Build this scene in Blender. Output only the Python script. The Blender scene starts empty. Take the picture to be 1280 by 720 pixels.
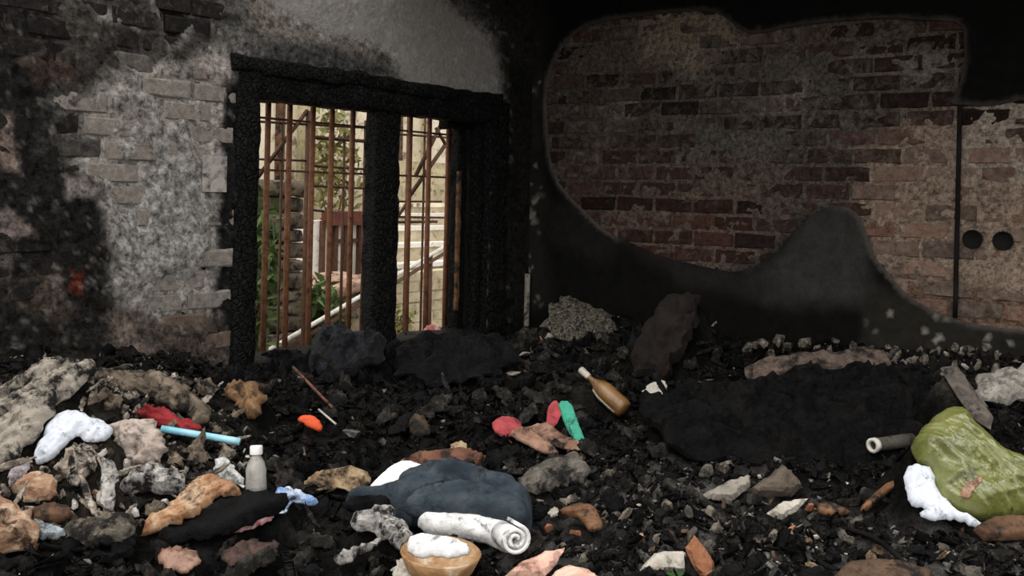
import bpy, bmesh, math, random
import numpy as np
from mathutils import Vector, Matrix
from mathutils.geometry import delaunay_2d_cdt

random.seed(7)
rng = np.random.default_rng(11)
scene = bpy.context.scene
col = scene.collection

# ------------------------------------------------------------------ camera
F = 1280.0                 # focal length in pixels of a 1280 wide frame
CX, CY = 640.0, 243.0      # principal point (horizon is above the frame centre)
ROLL = math.radians(1.3)
CZ = 1.45
cam_d = bpy.data.cameras.new('camera')
cam_d.sensor_width = 36.0
cam_d.lens = 36.0 * F / 1280.0
cam_d.shift_y = -(360.0 - CY) / 1280.0
cam_d.clip_start = 0.05
cam_o = bpy.data.objects.new('camera', cam_d)
col.objects.link(cam_o)
cam_o.matrix_world = Matrix.Translation((0, 0, CZ)) @ Matrix.Rotation(math.pi / 2, 4, 'X') @ Matrix.Rotation(ROLL, 4, 'Z')
scene.camera = cam_o

# ------------------------------------------------------------------ light
w = bpy.data.worlds.new('overcast_sky')
scene.world = w
w.use_nodes = True
w.node_tree.nodes['Background'].inputs[0].default_value = (1.0, 0.985, 0.96, 1)
w.node_tree.nodes['Background'].inputs[1].default_value = 1.35
sun_d = bpy.data.lights.new('hazy_sun_offscreen', 'SUN')
sun_d.energy = 1.3
sun_d.angle = math.radians(28)
sun_d.color = (1.0, 0.95, 0.87)
sun_o = bpy.data.objects.new('hazy_sun_offscreen', sun_d)
col.objects.link(sun_o)
sun_o.rotation_euler = Vector((0.38, 0.62, -1.0)).to_track_quat('-Z', 'Y').to_euler()
vs = scene.view_settings
scene.display_settings.display_device = 'sRGB'
vs.view_transform = 'Standard'
vs.look = 'None'
vs.exposure = 0.18
vs.gamma = 1.0
vs.use_curve_mapping = False

# ------------------------------------------------------------------ geometry of the place
CORNER = np.array([0.107, 6.0])
UL = np.array([-0.604, -0.797])     # along the window wall, away from the corner
UR = np.array([0.797, -0.604])      # along the brick wall, away from the corner
cR, sR = math.cos(ROLL), math.sin(ROLL)

def ray(px, py):
    dx, dy = px - CX, -(py - CY)
    return np.array([(dx * cR - dy * sR) / F, 1.0, (dx * sR + dy * cR) / F])

def project(x, y, z):
    A = x / y * F
    B = (z - CZ) / y * F
    return CX + A * cR + B * sR, CY - (-A * sR + B * cR)

def W(a, b, z):
    p = CORNER + a * UL + b * UR
    return np.array([p[0], p[1], z])

def on_left(px, py, off=0.0):
    """pixel -> (a, z) on the plane b = off parallel to the window wall"""
    d = ray(px, py)
    t = (CORNER @ UR + off) / (d[:2] @ UR)
    p = d * t
    return (p[:2] - CORNER) @ UL, p[2] + CZ

def on_right(px, py, off=0.0):
    d = ray(px, py)
    t = (CORNER @ UL + off) / (d[:2] @ UL)
    p = d * t
    return (p[:2] - CORNER) @ UR, p[2] + CZ

def at_depth(px, py, depth):
    d = ray(px, py) * depth
    return np.array([d[0], d[1], d[2] + CZ])

# ------------------------------------------------------------------ numpy noise
_perm = rng.random((64, 64, 64)).astype(np.float64)
def vnoise(x, y, z=0.0):
    x = np.asarray(x, float); y = np.asarray(y, float); z = np.broadcast_to(np.asarray(z, float), x.shape)
    xi, yi, zi = np.floor(x), np.floor(y), np.floor(z)
    fx, fy, fz = x - xi, y - yi, z - zi
    fx = fx * fx * (3 - 2 * fx); fy = fy * fy * (3 - 2 * fy); fz = fz * fz * (3 - 2 * fz)
    xi = xi.astype(int) % 64; yi = yi.astype(int) % 64; zi = zi.astype(int) % 64
    x1, y1, z1 = (xi + 1) % 64, (yi + 1) % 64, (zi + 1) % 64
    def L(a, b, t): return a + (b - a) * t
    c0 = L(L(_perm[xi, yi, zi], _perm[x1, yi, zi], fx), L(_perm[xi, y1, zi], _perm[x1, y1, zi], fx), fy)
    c1 = L(L(_perm[xi, yi, z1], _perm[x1, yi, z1], fx), L(_perm[xi, y1, z1], _perm[x1, y1, z1], fx), fy)
    return L(c0, c1, fz)
def fbm(x, y, z=0.0, o=4, gain=0.5):
    s = 0; a = 1; n = 0; f = 1
    for i in range(o):
        s = s + a * vnoise(np.asarray(x) * f + i * 7.3, np.asarray(y) * f + i * 3.1, np.asarray(z) * f + i * 5.7)
        n += a; a *= gain; f *= 2.03
    return s / n            # 0..1, mean 0.5
def smooth(e0, e1, x):
    t = np.clip((x - e0) / (e1 - e0), 0, 1)
    return t * t * (3 - 2 * t)

def sdf_poly(P, poly):
    """signed distance (inside positive) of points P (N,2) to polygon"""
    P = np.asarray(P, float); poly = np.asarray(poly, float)
    d = np.full(len(P), 1e18); inside = np.zeros(len(P), bool)
    n = len(poly)
    for i in range(n):
        a, b = poly[i], poly[(i + 1) % n]
        e = b - a; v = P - a
        t = np.clip((v @ e) / max(e @ e, 1e-12), 0, 1)
        q = v - t[:, None] * e
        d = np.minimum(d, (q * q).sum(1))
        c = ((a[1] <= P[:, 1]) != (b[1] <= P[:, 1]))
        if c.any():
            xx = a[0] + (P[:, 1] - a[1]) / (e[1] if abs(e[1]) > 1e-12 else 1e-12) * e[0]
            inside ^= c & (P[:, 0] < xx)
    d = np.sqrt(d)
    return np.where(inside, d, -d)

# ------------------------------------------------------------------ materials
def mat_new(name):
    m = bpy.data.materials.new(name); m.use_nodes = True
    nt = m.node_tree; nt.nodes.clear()
    out = nt.nodes.new('ShaderNodeOutputMaterial')
    b = nt.nodes.new('ShaderNodeBsdfPrincipled')
    nt.links.new(b.outputs[0], out.inputs[0])
    return m, nt, b
def N(nt, t, **kw):
    n = nt.nodes.new(t)
    for k, v in kw.items():
        if k in n.inputs.keys() if isinstance(k, str) else False: n.inputs[k].default_value = v
        else: setattr(n, k, v)
    return n
def noise_node(nt, scale, detail=5, rough=0.6, dist=0.0, vec=None):
    n = nt.nodes.new('ShaderNodeTexNoise')
    n.inputs['Scale'].default_value = scale; n.inputs['Detail'].default_value = detail
    n.inputs['Roughness'].default_value = rough; n.inputs['Distortion'].default_value = dist
    if vec: nt.links.new(vec, n.inputs['Vector'])
    return n
def ramp(nt, stops, fac):
    r = nt.nodes.new('ShaderNodeValToRGB')
    e = r.color_ramp.elements
    while len(e) < len(stops): e.new(0.5)
    for i, (p, c) in enumerate(stops):
        e[i].position = p; e[i].color = (*c, 1) if len(c) == 3 else c
    nt.links.new(fac, r.inputs[0])
    return r
def mixc(nt, fac, a, b, mode='MIX'):
    m = nt.nodes.new('ShaderNodeMix'); m.data_type = 'RGBA'; m.blend_type = mode
    for s, v in ((m.inputs[0], fac), (m.inputs[6], a), (m.inputs[7], b)):
        if hasattr(v, 'links'): nt.links.new(v, s)
        elif isinstance(v, (int, float)): s.default_value = v
        else: s.default_value = (*v, 1)
    return m.outputs[2]

def cloth(name, c1, c2, scale=9, rough=0.85, soot=0.3, sootc=(0.012, 0.011, 0.01), bump=0.25, bscale=60, spec=0.25, c3=None, trans=0.0, dist=0.6, sootscale=14):
    m, nt, b = mat_new(name)
    g = N(nt, 'ShaderNodeNewGeometry').outputs['Position']
    n1 = noise_node(nt, scale, 6, 0.62, dist, g)
    stops = [(0.32, c1), (0.66, c2)] if c3 is None else [(0.28, c1), (0.5, c2), (0.7, c3)]
    c = ramp(nt, stops, n1.outputs[0]).outputs[0]
    if soot > 0:
        n2 = noise_node(nt, sootscale, 8, 0.72, 0.3, g)
        k = ramp(nt, [(0.30 + 0.35 * soot, (1, 1, 1)), (0.42 + 0.35 * soot, (0, 0, 0))], n2.outputs[0])
        c = mixc(nt, k.outputs[0], c, sootc)
    nt.links.new(c, b.inputs['Base Color'])
    b.inputs['Roughness'].default_value = rough
    b.inputs['Specular IOR Level'].default_value = spec
    if trans: b.inputs['Transmission Weight'].default_value = trans
    bp = N(nt, 'ShaderNodeBump'); bp.inputs['Strength'].default_value = bump; bp.inputs['Distance'].default_value = 0.02
    n3 = noise_node(nt, bscale, 6, 0.65, 0.2, g)
    nt.links.new(n3.outputs[0], bp.inputs['Height']); nt.links.new(bp.outputs[0], b.inputs['Normal'])
    return m

def attr_mat(name, rough=0.9, grain=35, graincon=0.5, bump=0.5, bscale=70, spec=0.2, speck=None):
    """albedo from the 'col' vertex colours, broken up by fine grain"""
    m, nt, b = mat_new(name)
    g = N(nt, 'ShaderNodeNewGeometry').outputs['Position']
    at = N(nt, 'ShaderNodeAttribute', attribute_name='col')
    n1 = noise_node(nt, grain, 8, 0.78, 0.2, g)
    k = ramp(nt, [(0.33, (1 - graincon,) * 3), (0.72, (1 + graincon,) * 3)], n1.outputs[0])
    c = mixc(nt, at.outputs['Alpha'], at.outputs['Color'], k.outputs[0], 'MULTIPLY')
    if speck:
        n2 = noise_node(nt, speck[0], 4, 0.6, 0, g)
        kk = ramp(nt, [(speck[1], (0, 0, 0)), (speck[1] + 0.05, (1, 1, 1))], n2.outputs[0])
        c = mixc(nt, kk.outputs[0], c, speck[2])
    nt.links.new(c, b.inputs['Base Color'])
    b.inputs['Roughness'].default_value = rough
    b.inputs['Specular IOR Level'].default_value = spec
    bp = N(nt, 'ShaderNodeBump'); bp.inputs['Strength'].default_value = bump; bp.inputs['Distance'].default_value = 0.015
    n3 = noise_node(nt, bscale, 7, 0.7, 0.1, g)
    nt.links.new(n3.outputs[0], bp.inputs['Height']); nt.links.new(bp.outputs[0], b.inputs['Normal'])
    return m

def brick_mat(name):
    m, nt, b = mat_new(name)
    g = N(nt, 'ShaderNodeNewGeometry').outputs['Position']
    oi = N(nt, 'ShaderNodeObjectInfo')
    n1 = noise_node(nt, 34, 8, 0.8, 0.3, g)
    k = ramp(nt, [(0.32, (0.2,) * 3), (0.68, (2.1,) * 3)], n1.outputs[0])
    c = mixc(nt, 1.0, oi.outputs['Color'], k.outputs[0], 'MULTIPLY')
    # plaster residue: amount in the object's colour alpha
    n2 = noise_node(nt, 17, 8, 0.8, 0.6, g)
    mt = N(nt, 'ShaderNodeMath', operation='ADD'); nt.links.new(n2.outputs[0], mt.inputs[0]); nt.links.new(oi.outputs['Alpha'], mt.inputs[1])
    r = ramp(nt, [(0.62, (0, 0, 0)), (0.98, (0.85,) * 3)], mt.outputs[0])
    n4 = noise_node(nt, 30, 5, 0.7, 0, g)
    rc = ramp(nt, [(0.3, (0.10, 0.085, 0.072)), (0.7, (0.33, 0.28, 0.235))], n4.outputs[0])
    c = mixc(nt, r.outputs[0], c, rc.outputs[0])
    nt.links.new(c, b.inputs['Base Color'])
    b.inputs['Roughness'].default_value = 0.92; b.inputs['Specular IOR Level'].default_value = 0.15
    bp = N(nt, 'ShaderNodeBump'); bp.inputs['Strength'].default_value = 0.6; bp.inputs['Distance'].default_value = 0.012
    n3 = noise_node(nt, 60, 7, 0.7, 0.1, g)
    nt.links.new(n3.outputs[0], bp.inputs['Height']); nt.links.new(bp.outputs[0], b.inputs['Normal'])
    return m

def char_mat(name, c1=(0.003, 0.003, 0.003), c2=(0.012, 0.012, 0.012), scale=34, spec=0.12, rough=0.5):
    """alligator-cracked charcoal"""
    m, nt, b = mat_new(name)
    g = N(nt, 'ShaderNodeNewGeometry').outputs['Position']
    v = N(nt, 'ShaderNodeTexVoronoi', feature='DISTANCE_TO_EDGE'); v.inputs['Scale'].default_value = scale
    nt.links.new(g, v.inputs['Vector'])
    n1 = noise_node(nt, 40, 6, 0.7, 0, g)
    c = ramp(nt, [(0.35, c1), (0.68, c2), (0.8, tuple(min(1, x * 7) for x in c2))], n1.outputs[0]).outputs[0]  # palest stop paints the char's sparkle into its colour
    nt.links.new(c, b.inputs['Base Color'])
    b.inputs['Roughness'].default_value = rough; b.inputs['Specular IOR Level'].default_value = spec
    mt = N(nt, 'ShaderNodeMath', operation='MINIMUM'); mt.inputs[1].default_value = 0.12
    nt.links.new(v.outputs[0], mt.inputs[0])
    ad = N(nt, 'ShaderNodeMath', operation='MULTIPLY_ADD'); ad.inputs[1].default_value = 5.0
    nt.links.new(mt.outputs[0], ad.inputs[0]); nt.links.new(n1.outputs[0], ad.inputs[2])
    bp = N(nt, 'ShaderNodeBump'); bp.inputs['Strength'].default_value = 0.9; bp.inputs['Distance'].default_value = 0.02
    nt.links.new(ad.outputs[0], bp.inputs['Height']); nt.links.new(bp.outputs[0], b.inputs['Normal'])
    return m

# ------------------------------------------------------------------ mesh helpers
def link(name, me, mat, parent=None, loc=None, smooth_shade=True):
    if mat is not None: me.materials.append(mat)
    if loc is not None:
        co = np.empty(len(me.vertices) * 3); me.vertices.foreach_get('co', co)
        co = (co.reshape(-1, 3) - np.asarray(loc)).ravel(); me.vertices.foreach_set('co', co)
    o = bpy.data.objects.new(name, me)
    col.objects.link(o)
    if loc is not None: o.location = loc
    if parent is not None:
        o.parent = parent
        o.matrix_parent_inverse = Matrix.Translation(-Vector(parent.location))
    if smooth_shade and len(me.polygons):
        me.polygons.foreach_set('use_smooth', np.ones(len(me.polygons), bool))
    me.update()
    return o
def mesh(name, v, f):
    me = bpy.data.meshes.new(name)
    me.from_pydata([tuple(map(float, p)) for p in v], [], [tuple(map(int, q)) for q in f])
    me.update()
    return me
def mesh_np(name, V, Fq):
    """fast: all faces same size"""
    me = bpy.data.meshes.new(name)
    V = np.asarray(V, np.float32); Fq = np.asarray(Fq, np.int32); k = Fq.shape[1]
    me.vertices.add(len(V)); me.vertices.foreach_set('co', V.ravel())
    me.loops.add(Fq.size); me.loops.foreach_set('vertex_index', Fq.ravel())
    me.polygons.add(len(Fq)); me.polygons.foreach_set('loop_start', np.arange(0, Fq.size, k, dtype=np.int32))
    me.polygons.foreach_set('loop_total', np.full(len(Fq), k, np.int32))
    me.update(calc_edges=True); me.validate()
    return me
def vcol(me, C, alpha=None):
    a = me.color_attributes.new('col', 'FLOAT_COLOR', 'POINT')
    C = np.hstack([np.clip(C, 0, 1), np.ones((len(C), 1)) if alpha is None else alpha[:, None]]).astype(np.float32)
    a.data.foreach_set('color', C.ravel())
def thing(o, label, cat, group=None):
    o['label'] = label; o['category'] = cat
    if group: o['group'] = group
    return o
def empty(name, loc, label=None, cat=None, group=None):
    o = bpy.data.objects.new(name, None); col.objects.link(o)
    o.location = [float(q) for q in loc]; o.empty_display_size = 0.1
    if label: thing(o, label, cat, group)
    return o
def box_vf(c, ax, ay, az):
    """box from centre and three half-axis vectors"""
    c = np.asarray(c, float); ax, ay, az = map(lambda q: np.asarray(q, float), (ax, ay, az))
    v = [c + sx * ax + sy * ay + sz * az for sz in (-1, 1) for sy in (-1, 1) for sx in (-1, 1)]
    f = [(0, 2, 3, 1), (4, 5, 7, 6), (0, 1, 5, 4), (2, 6, 7, 3), (0, 4, 6, 2), (1, 3, 7, 5)]
    return v, f
def boxes(name, L, mat, parent=None, loc=None):
    V, Fc = [], []
    for args in L:
        v, f = box_vf(*args); n = len(V)
        V += v; Fc += [tuple(i + n for i in q) for q in f]
    o = link(name, mesh(name, V, Fc), mat, parent, loc, False)
    fix_normals(o.data)
    return o
def fix_normals(me):
    bm = bmesh.new(); bm.from_mesh(me); bmesh.ops.recalc_face_normals(bm, faces=bm.faces); bm.to_mesh(me); bm.free()
def wbox(a0, a1, b0, b1, z0, z1):
    """box in wall coordinates (a along window wall, b along brick wall)"""
    c = W((a0 + a1) / 2, (b0 + b1) / 2, (z0 + z1) / 2)
    A = np.array([*(UL * (a1 - a0) / 2), 0]); B = np.array([*(UR * (b1 - b0) / 2), 0])
    return (c, A, B, np.array([0, 0, (z1 - z0) / 2]))
def rough_bar(name, p0, p1, wv, hv, mat, parent=None, seg=40, amp=0.012, nscale=14, taper=0.0, loc=None, ring=4):
    """a squared timber from p0 to p1 with half-width vectors wv, hv, worn by noise"""
    p0, p1, wv, hv = map(lambda q: np.asarray(q, float), (p0, p1, wv, hv))
    prof = []
    for k in range(4):
        c0 = [(-1, -1), (1, -1), (1, 1), (-1, 1)][k]; c1 = [(1, -1), (1, 1), (-1, 1), (-1, -1)][k]
        for j in range(ring):
            t = (j + 0.5) / ring
            prof.append((c0[0] + (c1[0] - c0[0]) * t, c0[1] + (c1[1] - c0[1]) * t))
    prof = np.array(prof); M = len(prof)
    V = []
    for i in range(seg + 1):
        t = i / seg
        s = 1 - taper * t
        c = p0 + (p1 - p0) * t
        V.append(c + s * (prof[:, :1] * wv + prof[:, 1:] * hv))
    V = np.vstack(V)
    nz = np.stack([fbm(V[:, 0] * nscale + k * 9.1, V[:, 1] * nscale, V[:, 2] * nscale + k * 4.7, 3) - 0.5 for k in range(3)], 1)
    V = V + nz * 2 * amp
    Fc = [(i * M + j, i * M + (j + 1) % M, (i + 1) * M + (j + 1) % M, (i + 1) * M + j) for i in range(seg) for j in range(M)]
    Fc += [tuple(range(M))[::-1], tuple(range(seg * M, seg * M + M))]
    o = link(name, mesh(name, V, Fc), mat, parent, loc)
    fix_normals(o.data)
    return o
def rod_vf(pts, r, k=8, cap=True):
    pts = [np.asarray(p, float) for p in pts]; rr = r if hasattr(r, '__len__') else [r] * len(pts)
    V, Fc = [], []
    n = None
    for i, p in enumerate(pts):
        d = pts[min(i + 1, len(pts) - 1)] - pts[max(i - 1, 0)]; d /= np.linalg.norm(d) + 1e-12
        if n is None:
            n = np.cross(d, (0, 0, 1.0)) if abs(d[2]) < 0.9 else np.cross(d, (1.0, 0, 0))
        n = n - d * (n @ d); n /= np.linalg.norm(n); b = np.cross(d, n)
        for j in range(k):
            t = 2 * math.pi * j / k
            V.append(p + rr[i] * (math.cos(t) * n + math.sin(t) * b))
    for i in range(len(pts) - 1):
        for j in range(k):
            Fc.append((i * k + j, i * k + (j + 1) % k, (i + 1) * k + (j + 1) % k, (i + 1) * k + j))
    if cap:
        Fc += [tuple(range(k))[::-1], tuple(range((len(pts) - 1) * k, len(pts) * k))]
    return V, Fc
def rod(name, pts, r, mat, parent=None, k=8, cap=True, loc=None):
    v, f = rod_vf(pts, r, k, cap)
    o = link(name, mesh(name, v, f), mat, parent, loc); fix_normals(o.data)
    return o
def lathe(name, prof, base, axis, mat, parent=None, k=24, loc=None, squash=1.0):
    """prof = [(radius, height)...] turned about axis from base"""
    axis = np.asarray(axis, float); axis = axis / np.linalg.norm(axis)
    n = np.cross(axis, (0, 1.0, 0)) if abs(axis[1]) < 0.9 else np.cross(axis, (1.0, 0, 0)); n /= np.linalg.norm(n); b = np.cross(axis, n)
    V = []; Fc = []
    for r, h in prof:
        for j in range(k):
            t = 2 * math.pi * j / k
            V.append(np.asarray(base) + axis * h + r * (math.cos(t) * n + squash * math.sin(t) * b))
    for i in range(len(prof) - 1):
        for j in range(k): Fc.append((i * k + j, i * k + (j + 1) % k, (i + 1) * k + (j + 1) % k, (i + 1) * k + j))
    o = link(name, mesh(name, V, Fc), mat, parent, loc); fix_normals(o.data)
    return o

# ------------------------------------------------------------------ the mound of debris on the floor: base height field
ctl = []
for p in [(-60, 450), (0, 445), (60, 436), (130, 425), (200, 440), (285, 468), (340, 455), (400, 445), (480, 440), (560, 432), (620, 425), (655, 418)]:
    a, z = on_left(*p); q = W(a, 0, z); ctl.append(q)
for p in [(690, 405), (740, 388), (780, 395), (830, 405), (900, 420), (1000, 428), (1100, 430), (1200, 440), (1280, 450), (1380, 460)]:
    b, z = on_right(*p); q = W(0, b, z); ctl.append(q)
for px, py, d in [(640, 720, 2.75), (640, 650, 3.05), (640, 560, 3.6), (640, 500, 4.3), (640, 450, 5.0), (420, 720, 2.62), (400, 650, 2.95), (400, 560, 3.45), (420, 490, 4.1),
                  (150, 720, 2.5), (150, 620, 2.85), (150, 560, 3.08), (150, 500, 3.33), (0, 720, 2.45), (0, 620, 2.75), (0, 540, 3.0), (280, 560, 3.25), (280, 500, 3.7),
                  (1100, 720, 2.7), (1100, 650, 3.0), (1100, 570, 3.45), (1100, 500, 3.95), (980, 475, 4.45), (860, 720, 2.72), (860, 650, 3.02), (860, 570, 3.5), (860, 500, 4.25), (820, 440, 4.9),
                  (1250, 720, 2.65), (1250, 610, 3.1), (1250, 540, 3.4), (1250, 480, 3.9)]:
    ctl.append(at_depth(px, py, d))
for x in (-2.4, -1.2, 0, 1.2, 2.4):
    ctl.append(np.array([x, 1.5, 0.33])); ctl.append(np.array([x * 1.2, 0.6, 0.28]))
for q in [(-2.6, 2.6, 0.6), (2.9, 3.6, 0.75), (2.9, 2.6, 0.5), (3.4, 3.0, 0.6), (-2.9, 1.8, 0.5)]:
    ctl.append(np.array(q))
ctl = np.array(ctl)
def _k(r): return r
_A = np.sqrt(((ctl[:, None, :2] - ctl[None, :, :2]) ** 2).sum(2)) + np.eye(len(ctl)) * -0.03
_P = np.hstack([np.ones((len(ctl), 1)), ctl[:, :2]])
_M = np.block([[_A, _P], [_P.T, np.zeros((3, 3))]])
_sol = np.linalg.solve(_M, np.concatenate([ctl[:, 2], np.zeros(3)]))
def H0(x, y):
    x = np.atleast_1d(np.asarray(x, float)); y = np.atleast_1d(np.asarray(y, float))
    r = np.sqrt((x[:, None] - ctl[None, :, 0]) ** 2 + (y[:, None] - ctl[None, :, 1]) ** 2)
    return r @ _sol[:-3] + _sol[-3] + _sol[-2] * x + _sol[-1] * y
def hit(px, py):
    d = ray(px, py); t = np.linspace(1.6, 6.6, 400)
    g = CZ + d[2] * t - H0(d[0] * t, t)
    k = np.where(g < 0)[0]
    if len(k) == 0: return d * 5.8 + np.array([0, 0, CZ])
    i = k[0]
    if i > 0:
        t0 = t[i - 1] + (t[i] - t[i - 1]) * g[i - 1] / (g[i - 1] - g[i])
    else: t0 = t[0]
    return d * t0 + np.array([0, 0, CZ])
RAISE = []      # (polygon xy, plane point, plane normal)

# ------------------------------------------------------------------ materials in use
M = {}
M['brick'] = brick_mat('sooty_brick')
M['wall'] = attr_mat('scorched_plaster', grain=42, graincon=0.95, bump=1.0, bscale=40, spec=0.06)
M['plaster'] = attr_mat('blackened_plaster', grain=18, graincon=0.35, bump=0.3, bscale=60, rough=0.85, spec=0.03)
M['mound'] = attr_mat('ash_and_charcoal', grain=55, graincon=0.9, bump=1.0, bscale=80, rough=0.9, spec=0.05)
M['mortar'] = cloth('wall_core', (0.03, 0.027, 0.025), (0.07, 0.062, 0.055), 15, 0.95, 0.4)
M['soot'] = cloth('soot_black', (0.006, 0.006, 0.006), (0.022, 0.02, 0.018), 8, 0.9, 0.2, spec=0.04)
M['char'] = char_mat('alligator_char')
M['charwood'] = char_mat('charred_wood', (0.005, 0.0045, 0.004), (0.020, 0.018, 0.016), 40)
M['rust'] = cloth('rusty_steel', (0.14, 0.055, 0.028), (0.27, 0.12, 0.062), 30, 0.7, 0.1, (0.05, 0.02, 0.012), 0.3, 90)
M['rust_dark'] = cloth('dark_rusty_steel', (0.06, 0.03, 0.018), (0.12, 0.06, 0.035), 30, 0.75, 0.1, (0.03, 0.015, 0.01), 0.3, 90)
M['concrete'] = cloth('yard_concrete', (0.20, 0.17, 0.13), (0.36, 0.31, 0.24), 4, 0.9, 0.0)

# ------------------------------------------------------------------ room shell
def kind(o, k='structure'):
    o['kind'] = k; return o
g = boxes('ground', [((0, 0, -0.06), (40, 0, 0), (0, 40, 0), (0, 0, 0.05))], cloth('bare_earth', (0.10, 0.08, 0.06), (0.2, 0.165, 0.12), 2, 0.95, 0.2))
kind(g)
fl = boxes('floor', [wbox(0, 6.6, 0, 5.6, -0.04, 0.0)], M['soot']); kind(fl)
fix_normals(fl.data)
ce = boxes('shade_ceiling', [wbox(-0.3, 1.45, -0.3, 4.6, 2.72, 2.86)], M['soot']); kind(ce)  # unseen strip of burnt ceiling, its depth chosen to shade the room's back

T = 0.30                                   # wall thickness
aL, _z1 = on_left(302, 96); aRt, _z2 = on_left(612, 128)
ZT = 0.5 * (_z1 + _z2); ZS = on_left(330, 455)[1]
print('window a', aL, aRt, 'ztop', _z1, _z2, 'sill', ZS)
ALEN, BLEN, HT = 4.6, 4.6, 2.75
wl = boxes('wall_left', [wbox(aL, ALEN, -T, -0.02, 0, HT), wbox(-T, aRt, -T, -0.02, 0, HT), wbox(aRt, aL, -T, -0.02, ZT, HT), wbox(aRt, aL, -T, -0.02, 0, ZS - 0.04)], M['soot'])
kind(wl)
wr = boxes('wall_right', [wbox(-T, -0.02, -0.02, BLEN, 0, HT)], M['mortar']); kind(wr)

# stains: (polygon in photo pixels, softness px, colour, strength); warped by noise
def paint(PX, stains, base, warp=14, wscale=0.03):
    n1 = (fbm(PX[:, 0] * wscale, PX[:, 1] * wscale, 0.3, 4) - 0.5) * 2 * warp
    n2 = (fbm(PX[:, 0] * wscale, PX[:, 1] * wscale, 9.3, 4) - 0.5) * 2 * warp
    Q = PX + np.stack([n1, n2], 1)
    C = np.tile(np.asarray(base, float), (len(PX), 1))
    for poly, soft, c, k in stains:
        m = smooth(-soft, soft, sdf_poly(Q, poly)) * k
        C = C * (1 - m[:, None]) + np.asarray(c)[None] * m[:, None]
    return C
def rect(x0, y0, x1, y1): return [(x0, y0), (x1, y0), (x1, y1), (x0, y1)]

# --- window wall: coat of plaster and whitewash over bricks
za = np.unique(np.round(np.concatenate([np.arange(0, aRt, 0.014), [aRt], np.arange(aRt + 0.01, aL, 0.014), [aL], np.arange(aL + 0.01, ALEN, 0.014)]), 5))
zz = np.unique(np.round(np.concatenate([np.arange(0.35, ZS, 0.014), [ZS], np.arange(ZS + 0.01, ZT, 0.014), [ZT], np.arange(ZT + 0.01, HT - 0.02, 0.014)]), 5))
AA, ZZ = np.meshgrid(za, zz)
aa, zf = AA.ravel(), ZZ.ravel()
pp = CORNER[None] + aa[:, None] * UL[None]
PX = np.stack(project(pp[:, 0], np.maximum(pp[:, 1], 0.3), zf), 1)
greyp = [(128, 95), (100, 118), (84, 150), (100, 178), (92, 205), (118, 225), (128, 262), (140, 300), (136, 345), (150, 385), (175, 402), (262, 402), (276, 360), (284, 250), (288, 160), (296, 112), (330, 95), (300, 55), (255, 60), (230, 80), (200, 70), (165, 85)]
smoothp = [(300, -40), (330, 6), (372, 28), (410, 46), (470, 60), (488, 76), (508, 110), (560, 116), (618, 122), (626, 70), (600, 35), (560, 5), (520, -40)]
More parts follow.
